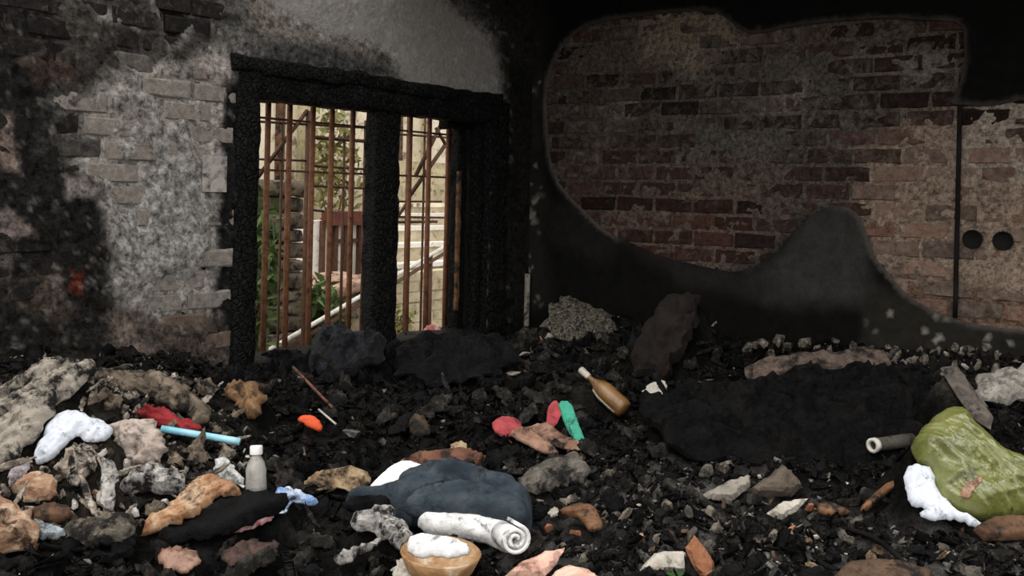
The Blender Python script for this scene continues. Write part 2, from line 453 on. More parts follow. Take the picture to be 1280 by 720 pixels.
C = paint(PX, [
    (rect(-200, -200, 300, 70), 40, (0.075, 0.068, 0.062), 0.9),
    ([(250, -60), (270, 30), (300, 70), (520, 120), (640, 130), (640, -60)], 20, (0.11, 0.105, 0.10), 1),
    ([(290, -60), (310, 30), (400, 60), (470, 75), (470, 40), (380, -60)], 14, (0.24, 0.205, 0.18), 0.9),
    (greyp, 14, (0.36, 0.335, 0.31), 1),
    ([(140, 240), (150, 330), (270, 350), (275, 220), (200, 200)], 18, (0.37, 0.36, 0.35), 0.8),
    ([(240, 70), (270, 170), (285, 160), (290, 75)], 10, (0.42, 0.36, 0.33), 0.8),
    (smoothp, 10, (0.30, 0.285, 0.27), 1),
    ([(286, 60), (330, 58), (400, 62), (480, 84), (500, 112), (400, 108), (290, 100)], 9, (0.06, 0.06, 0.062), 0.8),
    ([(280, 98), (420, 96), (520, 112), (632, 124), (632, 150), (280, 150)], 7, (0.016, 0.016, 0.016), 1),
    ([(276, 150), (292, 95), (300, 95), (300, 480), (272, 480)], 5, (0.018, 0.018, 0.018), 1),
    ([(622, 60), (700, 30), (700, 460), (600, 460), (606, 150), (628, 128)], 10, (0.017, 0.016, 0.015), 1),
    ([(545, -60), (600, 20), (640, 80), (700, 100), (700, -60)], 18, (0.03, 0.028, 0.026), 1),
    ([(600, 100), (612, 92), (624, 118), (604, 120)], 3, (0.3, 0.29, 0.29), 0.9),
    # left: burnt black band with brown and pale remnants
    ([(-200, -100), (60, -100), (70, 60), (58, 130), (40, 200), (90, 225), (125, 262), (138, 300), (132, 380), (150, 400), (-200, 470)], 9, (0.02, 0.019, 0.018), 0.95),
    ([(28, 80), (60, 72), (100, 82), (92, 108), (40, 112)], 8, (0.075, 0.05, 0.04), 0.8),
    ([(60, 130), (100, 105), (120, 150), (110, 185), (68, 175)], 14, (0.10, 0.095, 0.09), 0.8),
    ([(-6, 145), (12, 145), (20, 190), (26, 215), (8, 215), (-6, 190)], 4, (0.26, 0.2, 0.17), 0.85),
    ([(-10, 270), (18, 268), (46, 296), (20, 303), (-10, 304)], 4, (0.26, 0.21, 0.19), 0.9),
    ([(82, 222), (118, 230), (122, 250), (85, 252)], 4, (0.26, 0.23, 0.21), 0.85),
    ([(-20, 320), (14, 316), (14, 352), (-20, 352)], 6, (0.12, 0.1, 0.1), 0.8),
    ([(10, 350), (70, 335), (95, 380), (70, 410), (10, 380)], 9, (0.09, 0.07, 0.055), 0.7),
    ([(92, 336), (106, 336), (108, 360), (92, 362)], 3, (0.17, 0.035, 0.022), 0.85),
    ([(135, 392), (280, 396), (285, 480), (130, 480)], 8, (0.10, 0.08, 0.068), 0.9),
    ([(140, 385), (170, 420), (200, 436), (190, 446), (150, 430), (138, 400)], 5, (0.25, 0.2, 0.17), 0.7),
    # fallen plaster near the ceiling: black hole with pale broken rim
    ([(186, -20), (246, -20), (252, 20), (242, 40), (214, 62), (202, 52), (196, 20)], 5, (0.27, 0.26, 0.25), 0.7),
    ([(190, -20), (240, -20), (244, 22), (232, 38), (214, 56), (206, 48), (202, 18)], 3, (0.010, 0.010, 0.010), 1),
    ([(122, 4), (130, 6), (178, 30), (174, 38), (128, 22)], 3, (0.26, 0.25, 0.24), 0.8),
    ([(240, 0), (300, 20), (300, 28), (240, 18)], 3, (0.02, 0.02, 0.02), 0.9),
], (0.03, 0.028, 0.026))
sp = fbm(PX[:, 0] * 0.16, PX[:, 1] * 0.16, 2.2, 3)
dk = smooth(0.56, 0.66, sp) * (1 - smooth(0, 10, sdf_poly(PX, smoothp)))
C = C * (1 - 0.5 * dk[:, None])
lt = smooth(0.62, 0.72, fbm(PX[:, 0] * 0.12 + 40, PX[:, 1] * 0.12, 6.6, 3)) * smooth(30, -10, np.abs(PX[:, 1] - 300) - 330) * (PX[:, 0] < 640)
C = C + (lt * 0.09)[:, None] * np.array([1, 0.93, 0.87])
# relief of the coat: in front of the brick faces where plaster is left
res = fbm(aa * 5, zf * 5, 3.3, 5)
off = -0.011 + 0.019 * smooth(0.40, 0.60, res) - 0.008 * smooth(0.6, 0.72, fbm(aa * 17, zf * 17, 8.8, 3))
cov = np.maximum(smooth(-12, 6, sdf_poly(PX, smoothp)), 0.0)
cov = np.maximum(cov, smooth(-15, 15, sdf_poly(PX, [(284, -60), (290, 110), (640, 150), (700, 150), (700, -60)])) * 0.9)
cov = np.maximum(cov, smooth(-8, 8, sdf_poly(PX, [(610, -100), (900, -100), (900, 600), (590, 600), (600, 150)])))
off = off * (1 - cov) + 0.012 * cov + (fbm(aa * 24, zf * 24, 1.1, 4) - 0.5) * np.where(cov > 0.5, 0.008, 0.020)
hole = smooth(-3, 3, sdf_poly(PX, [(190, -20), (240, -20), (244, 22), (232, 38), (214, 56), (206, 48), (202, 18)]))
off = off * (1 - hole) - 0.018 * hole
V = np.column_stack([pp[:, 0] + off * UR[0], pp[:, 1] + off * UR[1], zf])
na, nz_ = len(za), len(zz)
I = np.arange(na * nz_).reshape(nz_, na)
ac = 0.5 * (za[1:] + za[:-1]); zc = 0.5 * (zz[1:] + zz[:-1])
keep = ~((ac[None, :] > aRt) & (ac[None, :] < aL) & (zc[:, None] > ZS) & (zc[:, None] < ZT))
Fq = np.stack([I[:-1, :-1], I[1:, :-1], I[1:, 1:], I[:-1, 1:]], 2)[keep]
me = mesh_np('plaster_coat', V, Fq); vcol(me, C, 1 - 0.72 * smooth(-5, 10, sdf_poly(PX, smoothp)))
link('plaster_coat', me, M['wall'], wl)

# --- bricks
def brick_meshes(dirv, nrm, n=3):
    out = []
    r = np.random.default_rng(5)
    D = np.array([*dirv, 0]); Nn = np.array([*nrm, 0]); Z = np.array([0, 0, 1.0])
    for k in range(n):
        hl, hh, c = 0.109, 0.0355, 0.006
        V = []
        for (s, inset) in ((-0.05, 0), (-c, 0), (0.0, c)):
            for (x, z) in ((-1, -1), (1, -1), (1, 1), (-1, 1)):
                j = r.normal(0, 0.0022, 3)
                V.append(D * (x * (hl - inset) + j[0]) + Z * (z * (hh - inset) + j[1]) + Nn * (s + j[2] * 0.5))
        Fc = []
        for L in (0, 4):
            for i in range(4): Fc.append((L + i, L + (i + 1) % 4, L + 4 + (i + 1) % 4, L + 4 + i))
        Fc.append((8, 9, 10, 11))
        me = mesh('brick', V, Fc); fix_normals(me); me.materials.append(M['brick'])
        out.append(me)
    return out
def lay_bricks(parent, P, meshes, colour, test, umax, proud):
    n = 0
    for r_ in range(60):
        z = 0.30 + r_ * 0.0855
        if z > HT - 0.06: break
        u = -0.1 + (0.116 if r_ % 2 else 0) + random.uniform(-0.01, 0.01)
        while u < umax:
            p = P(u, z)
            if test(u, z):
                o = bpy.data.objects.new('brick', random.choice(meshes)); col.objects.link(o)
                q = P(u, z, random.uniform(*proud)); o.location = q
                o.parent = parent
                c = colour(u, z); o.color = c
                n += 1
            u += 0.2325 + random.uniform(-0.006, 0.006)
    return n
mL = brick_meshes(UL, UR); mR = brick_meshes(UR, UL)
def px_of(p):
    return project(p[0], p[1], p[2])
def PL(a, z, off=0.0): return W(a, off, z)
def PR(b, z, off=0.0): return W(off, b, z)
def testL(a, z):
    if not (aL + 0.06 < a < 3.7): return False
    x, y = px_of(PL(a, z)); return -40 < x < 300 and -20 < y < 480
def colL(a, z):
    x, y = px_of(PL(a, z)); P_ = np.array([[x, y]])
    k = float(smooth(-10, 14, sdf_poly(P_, greyp))[0])
    t = random.uniform(0.7, 1.3)
    if y > 392 and x > 130: return (0.10 * t, 0.065 * t, 0.05 * t, 0.22)
    dark = np.array([0.014, 0.012, 0.011]) * t; gr = np.array([0.25, 0.235, 0.22]) * (0.8 + 0.2 * t)
    c = dark * (1 - k) + gr * k
    return (*c, 0.10 + 0.3 * k)
nl = lay_bricks(wl, PL, mL, colL, testL, 3.7, (-0.010, 0.0))

# --- brick wall: soot-black plaster with a big fallen patch
patch_px = [(683, 110), (690, 85), (700, 64), (718, 42), (745, 27), (800, 21), (850, 14), (890, 14), (910, 22), (925, 38), (945, 44), (990, 33), (1040, 27), (1100, 23), (1160, 25), (1204, 28), (1207, 60),
            (1204, 92), (1196, 120), (1188, 130), (1212, 132), (1240, 133), (1280, 124), (1400, 110), (1400, 422), (1280, 413), (1230, 407), (1190, 398), (1150, 380), (1125, 360), (1105, 335), (1090, 316), (1084, 290), (1074, 268),
            (1056, 257), (1035, 258), (1012, 272), (990, 294), (968, 320), (930, 342), (880, 334), (830, 322), (795, 306), (760, 292), (735, 268), (712, 246), (697, 225), (688, 200), (684, 160)]
patch = np.array([on_right(*p) for p in patch_px])
def resample(poly, s, jit=0.0, closed=True):
    out = []
    n = len(poly)
    for i in range(n):
        a, b = poly[i], poly[(i + 1) % n]
        L = np.linalg.norm(b - a); k = max(1, int(round(L / s)))
        for j in range(k):
            out.append(a + (b - a) * j / k)
    out = np.array(out)
    if jit: out = out + rng.normal(0, jit, out.shape)
    return out
def chaikin(P):
    Q = np.roll(P, -1, 0)
    return np.stack([0.75 * P + 0.25 * Q, 0.25 * P + 0.75 * Q], 1).reshape(-1, 2)
hp = resample(chaikin(patch), 0.012, 0.0016)
outer = resample(np.array([[0, 0.35], [BLEN, 0.35], [BLEN, HT - 0.02], [0, HT - 0.02]]), 0.05)
gx, gz = np.meshgrid(np.arange(0.02, BLEN - 0.01, 0.022), np.arange(0.37, HT - 0.03, 0.022))
gp = np.column_stack([gx.ravel(), gz.ravel()]) + rng.normal(0, 0.004, (gx.size, 2))
sd = sdf_poly(gp, hp)
gp = gp[(sd < -0.008) & (gp[:, 0] > 0.012) & (gp[:, 0] < BLEN - 0.015) & (gp[:, 1] > 0.36) & (gp[:, 1] < HT - 0.03)]
allp = np.vstack([outer, hp, gp])
no, nh = len(outer), len(hp)
ed = [(i, (i + 1) % no) for i in range(no)] + [(no + i, no + (i + 1) % nh) for i in range(nh)]
rv, re_, rf, *_ = delaunay_2d_cdt([Vector(p) for p in allp], ed, [], 1, 1e-6)
rv = np.array([tuple(p) for p in rv]); rf = [tuple(f) for f in rf]
cen = np.array([rv[list(f)].mean(0) for f in rf]); sdc = sdf_poly(cen, hp)
rf = [f for f, s in zip(rf, sdc) if s < 0]
sdv = sdf_poly(rv, hp)
pr = CORNER[None] + rv[:, :1] * UR[None]
PXr = np.stack(project(pr[:, 0], np.maximum(pr[:, 1], 0.3), rv[:, 1]), 1)
C = paint(PXr, [
    ([(684, 250), (720, 255), (780, 300), (760, 330), (690, 300)], 14, (0.014, 0.0135, 0.013), 0.9),
    ([(1000, 262), (1060, 250), (1090, 290), (1090, 380), (960, 380), (940, 345), (990, 300)], 14, (0.036, 0.0345, 0.033), 1),
    ([(780, 300), (880, 330), (950, 345), (1000, 380), (860, 360)], 14, (0.022, 0.020, 0.019), 0.8),
    ([(640, 0), (690, 0), (680, 200), (690, 380), (640, 400)], 10, (0.02, 0.018, 0.016), 0.8),
    ([(1085, 350), (1200, 400), (1290, 415), (1290, 460), (1080, 440)], 12, (0.025, 0.023, 0.02), 0.8),
], (0.0065, 0.0062, 0.006), 10)
s1 = smooth(0.66, 0.72, fbm(PXr[:, 0] * 0.14, PXr[:, 1] * 0.14, 4.4, 3))
zone = np.maximum(smooth(-10, 20, sdf_poly(PXr, [(1090, 335), (1200, 400), (1300, 415), (1300, 470), (1080, 460), (1088, 400)])), 0.8 * smooth(-10, 10, sdf_poly(PXr, [(655, 30), (680, 40), (676, 420), (640, 420)])))
C = C + (s1 * zone * 0.22)[:, None] * np.array([1, 0.92, 0.8])
edge = smooth(0.022, 0.0, -sdv) * (1 - smooth(-15, 15, sdf_poly(PXr, [(1040, 240), (1000, 262), (940, 330), (780, 290), (700, 380), (1000, 400), (1060, 300)])))
C = C * (1 - 0.8 * edge[:, None]) + 0.8 * edge[:, None] * np.array([0.085, 0.075, 0.066])
# vertical trace of a burnt conduit by the corner
offv = 0.020 + (fbm(rv[:, 0] * 9, rv[:, 1] * 9, 7.7, 4) - 0.5) * 0.012 - 0.006 * edge
nv = len(rv)
Vt = np.column_stack([pr[:, 0] + offv * UL[0], pr[:, 1] + offv * UL[1], rv[:, 1]])
Vb = np.column_stack([pr[:, 0] - 0.016 * UL[0], pr[:, 1] - 0.016 * UL[1], rv[:, 1]])
ecount = {}
for f in rf:
    for i in range(len(f)):
        e = (f[i], f[(i + 1) % len(f)]); ecount[e] = 1
walls = [(a, b, b + nv, a + nv) for (a, b) in ecount if (b, a) not in ecount]
me = mesh('soot_plaster', np.vstack([Vt, Vb]), [f for f in rf] + walls)
fix_normals(me); vcol(me, np.vstack([C, C]))
pl = link('soot_plaster', me, M['plaster'], wr)
# bricks and thin residue inside the patch
hpx = patch
def testR(b, z):
    if b < 0.02 or b > 3.75: return False
    return sdf_poly(np.array([[b, z]]), hpx)[0] > -0.10
def colR(b, z):
    x, y = px_of(PR(b, z)); t = random.uniform(0.5, 1.25)
    def near(cx, cy, rx, ry): return math.exp(-((x - cx) / rx) ** 2 - ((y - cy) / ry) ** 2)
    right = float(smooth(1040, 1130, x)) * float(smooth(130, 200, y))
    low = near(900, 290, 140, 45); grey = near(960, 130, 130, 90) + near(740, 150, 60, 60)
    tan = near(850, 55, 80, 30)
    base = np.array([0.036, 0.020, 0.016])
    c = base + right * np.array([0.13, 0.070, 0.048]) + low * np.array([0.025, 0.008, 0.005])
    c = c * (1 - 0.6 * min(1, grey)) + np.array([0.045, 0.042, 0.04]) * 0.6 * min(1, grey)
    hump = near(985, 310, 45, 50)
    c = c * (1 - 0.8 * hump) + np.array([0.03, 0.029, 0.028]) * 0.8 * hump
    if random.random() < 0.25: c = c * 0.45
    res = 0.10 + 0.16 * right + 0.08 * grey + 0.22 * tan - 0.12 * low - 0.2 * hump + random.uniform(-0.06, 0.06)
    return (*(c * t), res)
nr = lay_bricks(wr, PR, mR, colR, testR, 3.75, (-0.006, 0.003))
print('bricks', nl, nr)
gu = np.arange(0.02, 3.95, 0.014); gz = np.arange(0.6, 2.65, 0.014)
GU, GZ = np.meshgrid(gu, gz); uu, zf = GU.ravel(), GZ.ravel()
pr = CORNER[None] + uu[:, None] * UR[None]
PXc = np.stack(project(pr[:, 0], np.maximum(pr[:, 1], 0.3), zf), 1)
C = paint(PXc, [
    (rect(680, 100, 830, 330), 40, (0.085, 0.068, 0.058), 0.9),
    (rect(830, 70, 1080, 200), 40, (0.125, 0.112, 0.10), 0.9),
    ([(790, 15), (900, 10), (935, 60), (870, 90), (800, 70)], 14, (0.27, 0.215, 0.165), 0.9),
    ([(960, 110), (1010, 100), (1010, 140), (950, 140)], 14, (0.26, 0.215, 0.18), 0.9),
    ([(765, 110), (795, 108), (795, 150), (760, 150)], 5, (0.20, 0.175, 0.15), 0.9),
    ([(1060, 60), (1190, 70), (1190, 110), (1080, 100)], 18, (0.21, 0.185, 0.165), 0.9),
    ([(1080, 190), (1180, 132), (1420, 120), (1420, 430), (1110, 330), (1070, 260)], 26, (0.38, 0.285, 0.22), 1),
    ([(1205, 130), (1420, 120), (1420, 240), (1200, 220)], 16, (0.42, 0.355, 0.295), 0.9),
    ([(1100, 350), (1420, 380), (1420, 440), (1150, 400)], 12, (0.22, 0.13, 0.085), 0.8),
    (rect(760, 200, 960, 330), 20, (0.16, 0.115, 0.09), 0.7),
    ([(1000, 262), (1030, 262), (1000, 320), (950, 350), (900, 345), (960, 310)], 14, (0.04, 0.038, 0.036), 0.9),
], (0.12, 0.10, 0.085), 16) * 0.82
res = fbm(uu * 6, zf * 8, 5.5, 5)
tr = 0.50 - 0.07 * smooth(-20, 30, sdf_poly(PXc, [(1080, 190), (1180, 132), (1420, 120), (1420, 430), (1110, 330), (1070, 260)])) - 0.08 * smooth(-15, 20, sdf_poly(PXc, [(790, 15), (900, 10), (935, 60), (870, 90), (800, 70)]))
off = -0.007 + 0.010 * smooth(tr, tr + 0.20, res) + (fbm(uu * 30, zf * 30, 3.1, 4) - 0.5) * 0.022
hs = sdf_poly(np.column_stack([uu, zf]), hp)
V = np.column_stack([pr[:, 0] + off * UL[0], pr[:, 1] + off * UL[1], zf])
na = len(gu); I = np.arange(V.shape[0]).reshape(len(gz), na)
inside = (hs > -0.04).reshape(len(gz), na)
kq = inside[:-1, :-1] | inside[1:, 1:]
Fq = np.stack([I[:-1, :-1], I[:-1, 1:], I[1:, 1:], I[1:, :-1]], 2)[kq]
# two holes for old electrical boxes are cut through the residue
holes = []
for (hx, hy, hr) in ((1216, 299, 12), (1254, 301, 12)):
    b0, z0 = on_right(hx, hy); r0 = hr / F * 4.5
    holes.append((b0, z0, r0))
    cb = uu[Fq].mean(1); cz = zf[Fq].mean(1)
    Fq = Fq[((cb - b0) ** 2 + (cz - z0) ** 2) > (r0 * 0.8) ** 2]
used = np.unique(Fq); mp = -np.ones(len(V), int); mp[used] = np.arange(len(used))
me = mesh_np('plaster_residue', V[used], mp[Fq]); vcol(me, C[used])
link('plaster_residue', me, M['wall'], wr)
M['ringsoot'] = cloth('socket_soot', (0.004, 0.004, 0.004), (0.010, 0.009, 0.008), 20, 0.9, 0)
for b0, z0, r0 in holes:
    prof = [(r0 * 1.0, -0.004), (r0 * 1.0, 0.013), (r0 * 0.9, 0.015), (r0 * 0.86, 0.007), (0.0005, 0.006)]
    lathe('socket_box', prof, W(0.0, b0, z0), np.array([*UL, 0]), M['ringsoot'], wr, 20)
# surface conduit on the brick wall
b0, z0 = on_right(1201, 132); b1, z1 = on_right(1195, 397)
cd = rod('conduit', [W(0.016, b0 + (b1 - b0) * t, z0 + (z1 - z0) * t) for t in np.linspace(0, 1, 14)], 0.011, M['soot'], wr, 8)
# thick black plaster still hanging at the top right: its ragged body
blk = [(1207, -40), (1208, 30), (1206, 92), (1196, 122), (1190, 131), (1240, 134), (1285, 124), (1420, 112), (1420, -40)]
# ------------------------------------------------------------------ burnt window
wn = empty('window_1', W((aL + aRt) / 2, -0.05, ZS)); kind(wn)
bz = np.array([0, 0, 1.0]); A3 = np.array([*UL, 0]); B3 = np.array([*UR, 0])
def aw(px, py, off=-0.05): return on_left(px, py, off)[0]
FB = -0.045                                    # centre plane of the frame
def vert(name, x, y, half, depth=0.05, z0=ZS - 0.05, z1=ZT, b=FB, amp=0.012, mat=None):
    a = aw(x, y, b)
    return rough_bar(name, W(a, b, z0), W(a, b, z1), A3 * half, B3 * depth, mat or M['char'], wn, 60, amp, 18)
hw_l = 0.5 * (aw(284, 300) - aw(313, 300))
vert('jamb', 298.5, 300, hw_l, 0.065, ZS - 0.12, ZT + 0.02)
vert('mullion', 476, 280, 0.5 * (aw(461, 280) - aw(491, 280)), 0.05, ZS - 0.02, ZT - 0.03)
vert('jamb', 613, 280, 0.5 * (aw(600, 280) - aw(627, 280)), 0.06, ZS - 0.1, ZT + 0.02)
zh = 0.5 * (on_left(330, 96, FB)[1] + on_left(330, 124, FB)[1]); hh = 0.5 * (on_left(400, 101, FB)[1] - on_left(400, 131, FB)[1])
rough_bar('head', W(aL + 0.02, FB, zh), W(aRt - 0.06, FB, zh), B3 * 0.062, bz * hh, M['char'], wn, 70, 0.014, 16)
# sill
rough_bar('sill', W(aL + 0.02, FB - 0.05, ZS - 0.01), W(aRt - 0.03, FB - 0.05, ZS - 0.01), B3 * 0.13, bz * 0.03, M['char'], wn, 50, 0.012, 16)
# burnt sash leaning in the right reveal, with a strip of unburnt timber
vert('sash_stile', 572, 280, 0.035, 0.035, ZS, ZT - 0.06, -0.12, 0.012)
vert('sash_stile', 594, 280, 0.03, 0.03, ZS, ZT - 0.05, -0.05, 0.012)
M['oldwood'] = cloth('scorched_brown_timber', (0.10, 0.045, 0.02), (0.20, 0.10, 0.045), 20, 0.7, 0.35)
a_ = aw(572, 300, -0.075)
rough_bar('timber_strip', W(a_, -0.075, ZS + 0.12), W(a_, -0.075, on_left(571, 214, -0.075)[1]), A3 * 0.014, B3 * 0.01, M['oldwood'], wn, 30, 0.004, 18)
rough_bar('sash_rail', W(aw(554, 160, -0.12), -0.12, on_left(575, 156, -0.1)[1]), W(aRt, -0.1, on_left(600, 156, -0.1)[1]), B3 * 0.03, bz * 0.03, M['char'], wn, 20, 0.012, 16)
# scorched remains of lintel edge above the head
rough_bar('lintel', W(aL + 0.06, 0.0, ZT + 0.035), W(aRt - 0.08, 0.0, ZT + 0.035), B3 * 0.028, bz * 0.035, M['char'], wn, 80, 0.02, 11)

# --- burglar bars fixed outside the window
BB = -0.245
bars = empty('burglar_bars', W((aL + aRt) / 2 - 0.25, BB, ZS), 'rusty brown steel burglar bars fixed across the outside of the burnt window', 'bars')
def bar_v(x, y, r, y0=None, y1=None, off=BB, mat='rust', parent=bars, name='bar'):
    a, _ = on_left(x, y, off)
    z0 = ZS - 0.10 if y1 is None else on_left(x, y1, off)[1]
    z1 = ZT + 0.02 if y0 is None else on_left(x, y0, off)[1]
    return rod(name, [W(a, off, z0), W(a, off, z1)], r, M[mat], parent, 8)
for x in (334, 361, 390, 414, 440, 512, 536, 560): bar_v(x, 200, 0.014)
for y in (153, 215):
    z = on_left(395, y, BB)[1]
    a0 = on_left(318, y, BB)[0]; a1 = on_left(575, y, BB)[0]
    rod('cross_bar', [W(a0, BB - 0.012, z), W(a1, BB - 0.012, z)], 0.006, M['rust_dark'], bars, 6)

# ------------------------------------------------------------------ yard seen through the window
M['cream'] = cloth('weathered_cream_render', (0.62, 0.53, 0.38), (0.86, 0.78, 0.62), 1.6, 0.9, 0.12, (0.16, 0.13, 0.08), 0.3, 20, sootscale=5)
M['white_render'] = cloth('white_render', (0.62, 0.57, 0.5), (0.86, 0.82, 0.75), 2, 0.9, 0.1, (0.3, 0.25, 0.18), 0.2, 20)
M['stone'] = cloth('brown_rubble_stone', (0.05, 0.04, 0.03), (0.16, 0.125, 0.09), 7, 0.95, 0.25)
M['sand_block'] = cloth('sandy_block', (0.36, 0.30, 0.2), (0.58, 0.50, 0.36), 5, 0.92, 0.12, (0.18, 0.14, 0.08))
M['olive'] = cloth('mossy_render', (0.38, 0.32, 0.2), (0.60, 0.52, 0.34), 3, 0.92, 0.15, (0.1, 0.09, 0.04))
M['steelpale'] = cloth('pale_galvanised', (0.5, 0.48, 0.43), (0.72, 0.7, 0.64), 12, 0.5, 0.1, (0.2, 0.17, 0.12), spec=0.5)
M['leaf'] = cloth('shrub_leaf', (0.035, 0.075, 0.02), (0.12, 0.17, 0.05), 9, 0.6, 0)
M['leaf_dry'] = cloth('olive_leaf', (0.13, 0.13, 0.04), (0.30, 0.27, 0.11), 9, 0.7, 0)
def P_out(px, py, d):            # pixel -> world on plane b = -d
    a, z = on_left(px, py, -d); return W(a, -d, z)
# far house
D1 = 6.0
a0 = on_left(250, 200, -D1)[0] + 4.0; a1 = on_left(700, 200, -D1)[0]
hs_ = empty('neighbouring_house', W((a0 + a1) / 2, -D1, 0), 'cream rendered house wall standing beyond the barred window', 'house')
boxes('wall', [wbox(a1, a0, -D1 - 0.3, -D1, 0, 5.0)], M['cream'], hs_)
for (x0, y0, x1, y1, m) in ((372, 128, 384, 260, 'olive'), (345, 120, 350, 235, 'oldwood'), (495, 120, 498, 215, 'oldwood'), (528, 120, 532, 215, 'olive')):
    q0 = on_left(x0, y0, -D1); q1 = on_left(x1, y1, -D1)
    boxes('downpipe', [wbox(q1[0], q0[0], -D1, -D1 + 0.07, min(q0[1], q1[1]), max(q0[1], q1[1]))], M[m], hs_)
# yard ground rising behind
yg = boxes('yard_ground', [wbox(-9, 6, -14, -T - 0.001, -0.02, 0.10)], M['concrete']); kind(yg)
# retaining wall of sandy blocks (right opening, lower) : blocks are parts
D2 = 3.2
rw = empty('retaining_wall', P_out(520, 420, D2) * np.array([1, 1, 0]), 'low retaining wall of sandy coloured blocks in the yard', 'wall')
ys = [(338, 362), (362, 385), (385, 408), (408, 450)]
me_b = None
zt = on_left(520, 338, -D2)[1]
nrow = 6; ch = (zt - 0.1) / nrow
ar = on_left(600, 380, -D2)[0]; al = on_left(470, 380, -D2)[0]
bw = 0.42
v, f = box_vf((0, 0, 0), A3 * (bw / 2 - 0.008), B3 * 0.10, bz * (ch / 2 - 0.008))
me_b = mesh('block', v, f); me_b.materials.append(M['sand_block']); fix_normals(me_b)
for r_ in range(nrow):
    u = ar + (0.21 if r_ % 2 else 0)
    while u < al:
        o = bpy.data.objects.new('block', me_b); col.objects.link(o)
        o.location = W(u, -D2 + random.uniform(-0.012, 0.012), 0.1 + ch * (r_ + 0.5))
        o.parent = rw; o.matrix_parent_inverse = Matrix.Translation(-rw.location)
        u += bw
boxes('mortar_core', [wbox(ar - 0.2, al, -D2 - 0.08, -D2 + 0.085, 0.09, zt - 0.01)], M['olive'], rw)
# olive rendered yard wall, mid height
D3 = 4.95
q0 = on_left(480, 198, -D3); q1 = on_left(640, 300, -D3)
yw = boxes('yard_wall', [wbox(q1[0], q0[0], -D3 - 0.15, -D3, 0.1, on_left(520, 202, -D3)[1])], M['olive'], None)
thing(yw, 'mossy olive rendered yard wall behind the steps', 'wall')
# flight of pale steps
st = empty('yard_steps', P_out(520, 330, 3.9) * np.array([1, 1, 0]), 'pale concrete steps climbing behind the block wall', 'steps')
for i, (y, m) in enumerate(((330, 'white_render'), (305, 'white_render'), (284, 'white_render'), (268, 'white_render'), (255, 'cream'))):
    d = 3.5 + i * 0.22
    z = on_left(520, y, -d)[1]
    boxes('step', [wbox(on_left(620, y, -d)[0], on_left(496, y, -d)[0], -d - 0.23, -d, 0.1, z)], M['sand_block'], st)
    boxes('nosing', [wbox(on_left(620, y, -d)[0], on_left(496, y, -d)[0], -d - 0.23, -d + 0.02, z - 0.035, z + 0.01)], M[m], st)
# white outbuilding wall with dark window mullions (left opening, middle)
D4 = 4.4
q0 = on_left(388, 276, -D4); q1 = on_left(460, 348, -D4)
ob = empty('outbuilding', W((q0[0] + q1[0]) / 2, -D4, 0), 'small white outbuilding with a dark red beam over its barred opening', 'outbuilding')
boxes('wall', [wbox(q1[0], q0[0], -D4 - 0.2, -D4, 0.1, q0[1])], M['white_render'], ob)
M['redbeam'] = cloth('dark_red_beam', (0.07, 0.018, 0.012), (0.13, 0.035, 0.022), 10, 0.7, 0.1)
qb0 = on_left(402, 263, -D4); qb1 = on_left(470, 280, -D4)
boxes('beam', [wbox(qb1[0], qb0[0], -D4 + 0.0, -D4 + 0.12, on_left(430, 281, -D4)[1], on_left(430, 264, -D4)[1])], M['redbeam'], ob)
for x in (401, 417, 429, 447):
    a, _ = on_left(x, 300, -D4)
    boxes('opening_bar', [wbox(a - 0.022, a + 0.022, -D4 - 0.02, -D4 + 0.05, 0.1, q0[1])], M['rust_dark'], ob)
zc_ = on_left(430, 301, -D4)[1]
boxes('opening_rail', [wbox(on_left(447, 300, -D4)[0], on_left(417, 300, -D4)[0], -D4, -D4 + 0.04, zc_ - 0.02, zc_ + 0.02)], M['rust_dark'], ob)
# reddish broken kerbs in front of it
BANK = []
for k, (x0, y0, x1, y1) in enumerate(((374, 352, 430, 346), (378, 362, 440, 350), (392, 368, 452, 356))):
    d = 3.5 - 0.34 * k
    p0, p1 = P_out(x0, y0, d), P_out(x1, y1, d)
    BANK.append((d, on_left(x0, y0, -d)[0], on_left(x1, y1, -d)[0], p0[2], p1[2]))
    zb = min(p0[2], p1[2])
    o = rough_bar('broken_kerb', p0, p1, B3 * 0.1, bz * 0.05, cloth('red_kerb%d' % k, (0.22, 0.10, 0.07), (0.45, 0.33, 0.25), 6, 0.9, 0.15), None, 14, 0.02, 9)
    thing(o, ['reddish broken kerb stone lying highest below the white outbuilding', 'reddish broken kerb stone in the middle below the white outbuilding', 'reddish broken kerb stone lying lowest below the white outbuilding'][k], 'kerb')
# dry earth bank carrying the kerbs
V, Fc = [], []
for (d, a0_, a1_, z0_, z1_) in [(BANK[0][0] + 0.3, *BANK[0][1:])] + BANK + [(BANK[2][0] - 0.25, BANK[2][1], BANK[2][2], 0.12, 0.12)]:
    for a_, z_ in ((a0_ + 0.25, min(z0_, 0.9 * z0_)), (a0_, z0_), (a1_, z1_), (a1_ - 0.3, z1_)):
        V.append(W(a_, -d, max(z_ - 0.035, 0.09)))
    for a_ in (a0_ + 0.25, a1_ - 0.3): V.append(W(a_, -d, 0.05))
for i in range(4):
    q = i * 6
    for j in range(3): Fc.append((q + j, q + j + 1, q + j + 7, q + j + 6))
    Fc += [(q, q + 6, q + 10, q + 4), (q + 3, q + 5, q + 11, q + 9)]
Fc += [(0, 4, 5, 3, 2, 1), (24, 25, 26, 27, 29, 28)]
me = mesh('yard_bank', V, Fc); fix_normals(me)
kind(link('yard_bank', me, cloth('bank_earth', (0.10, 0.075, 0.05), (0.22, 0.17, 0.11), 5, 0.95, 0.15), None, None, False))
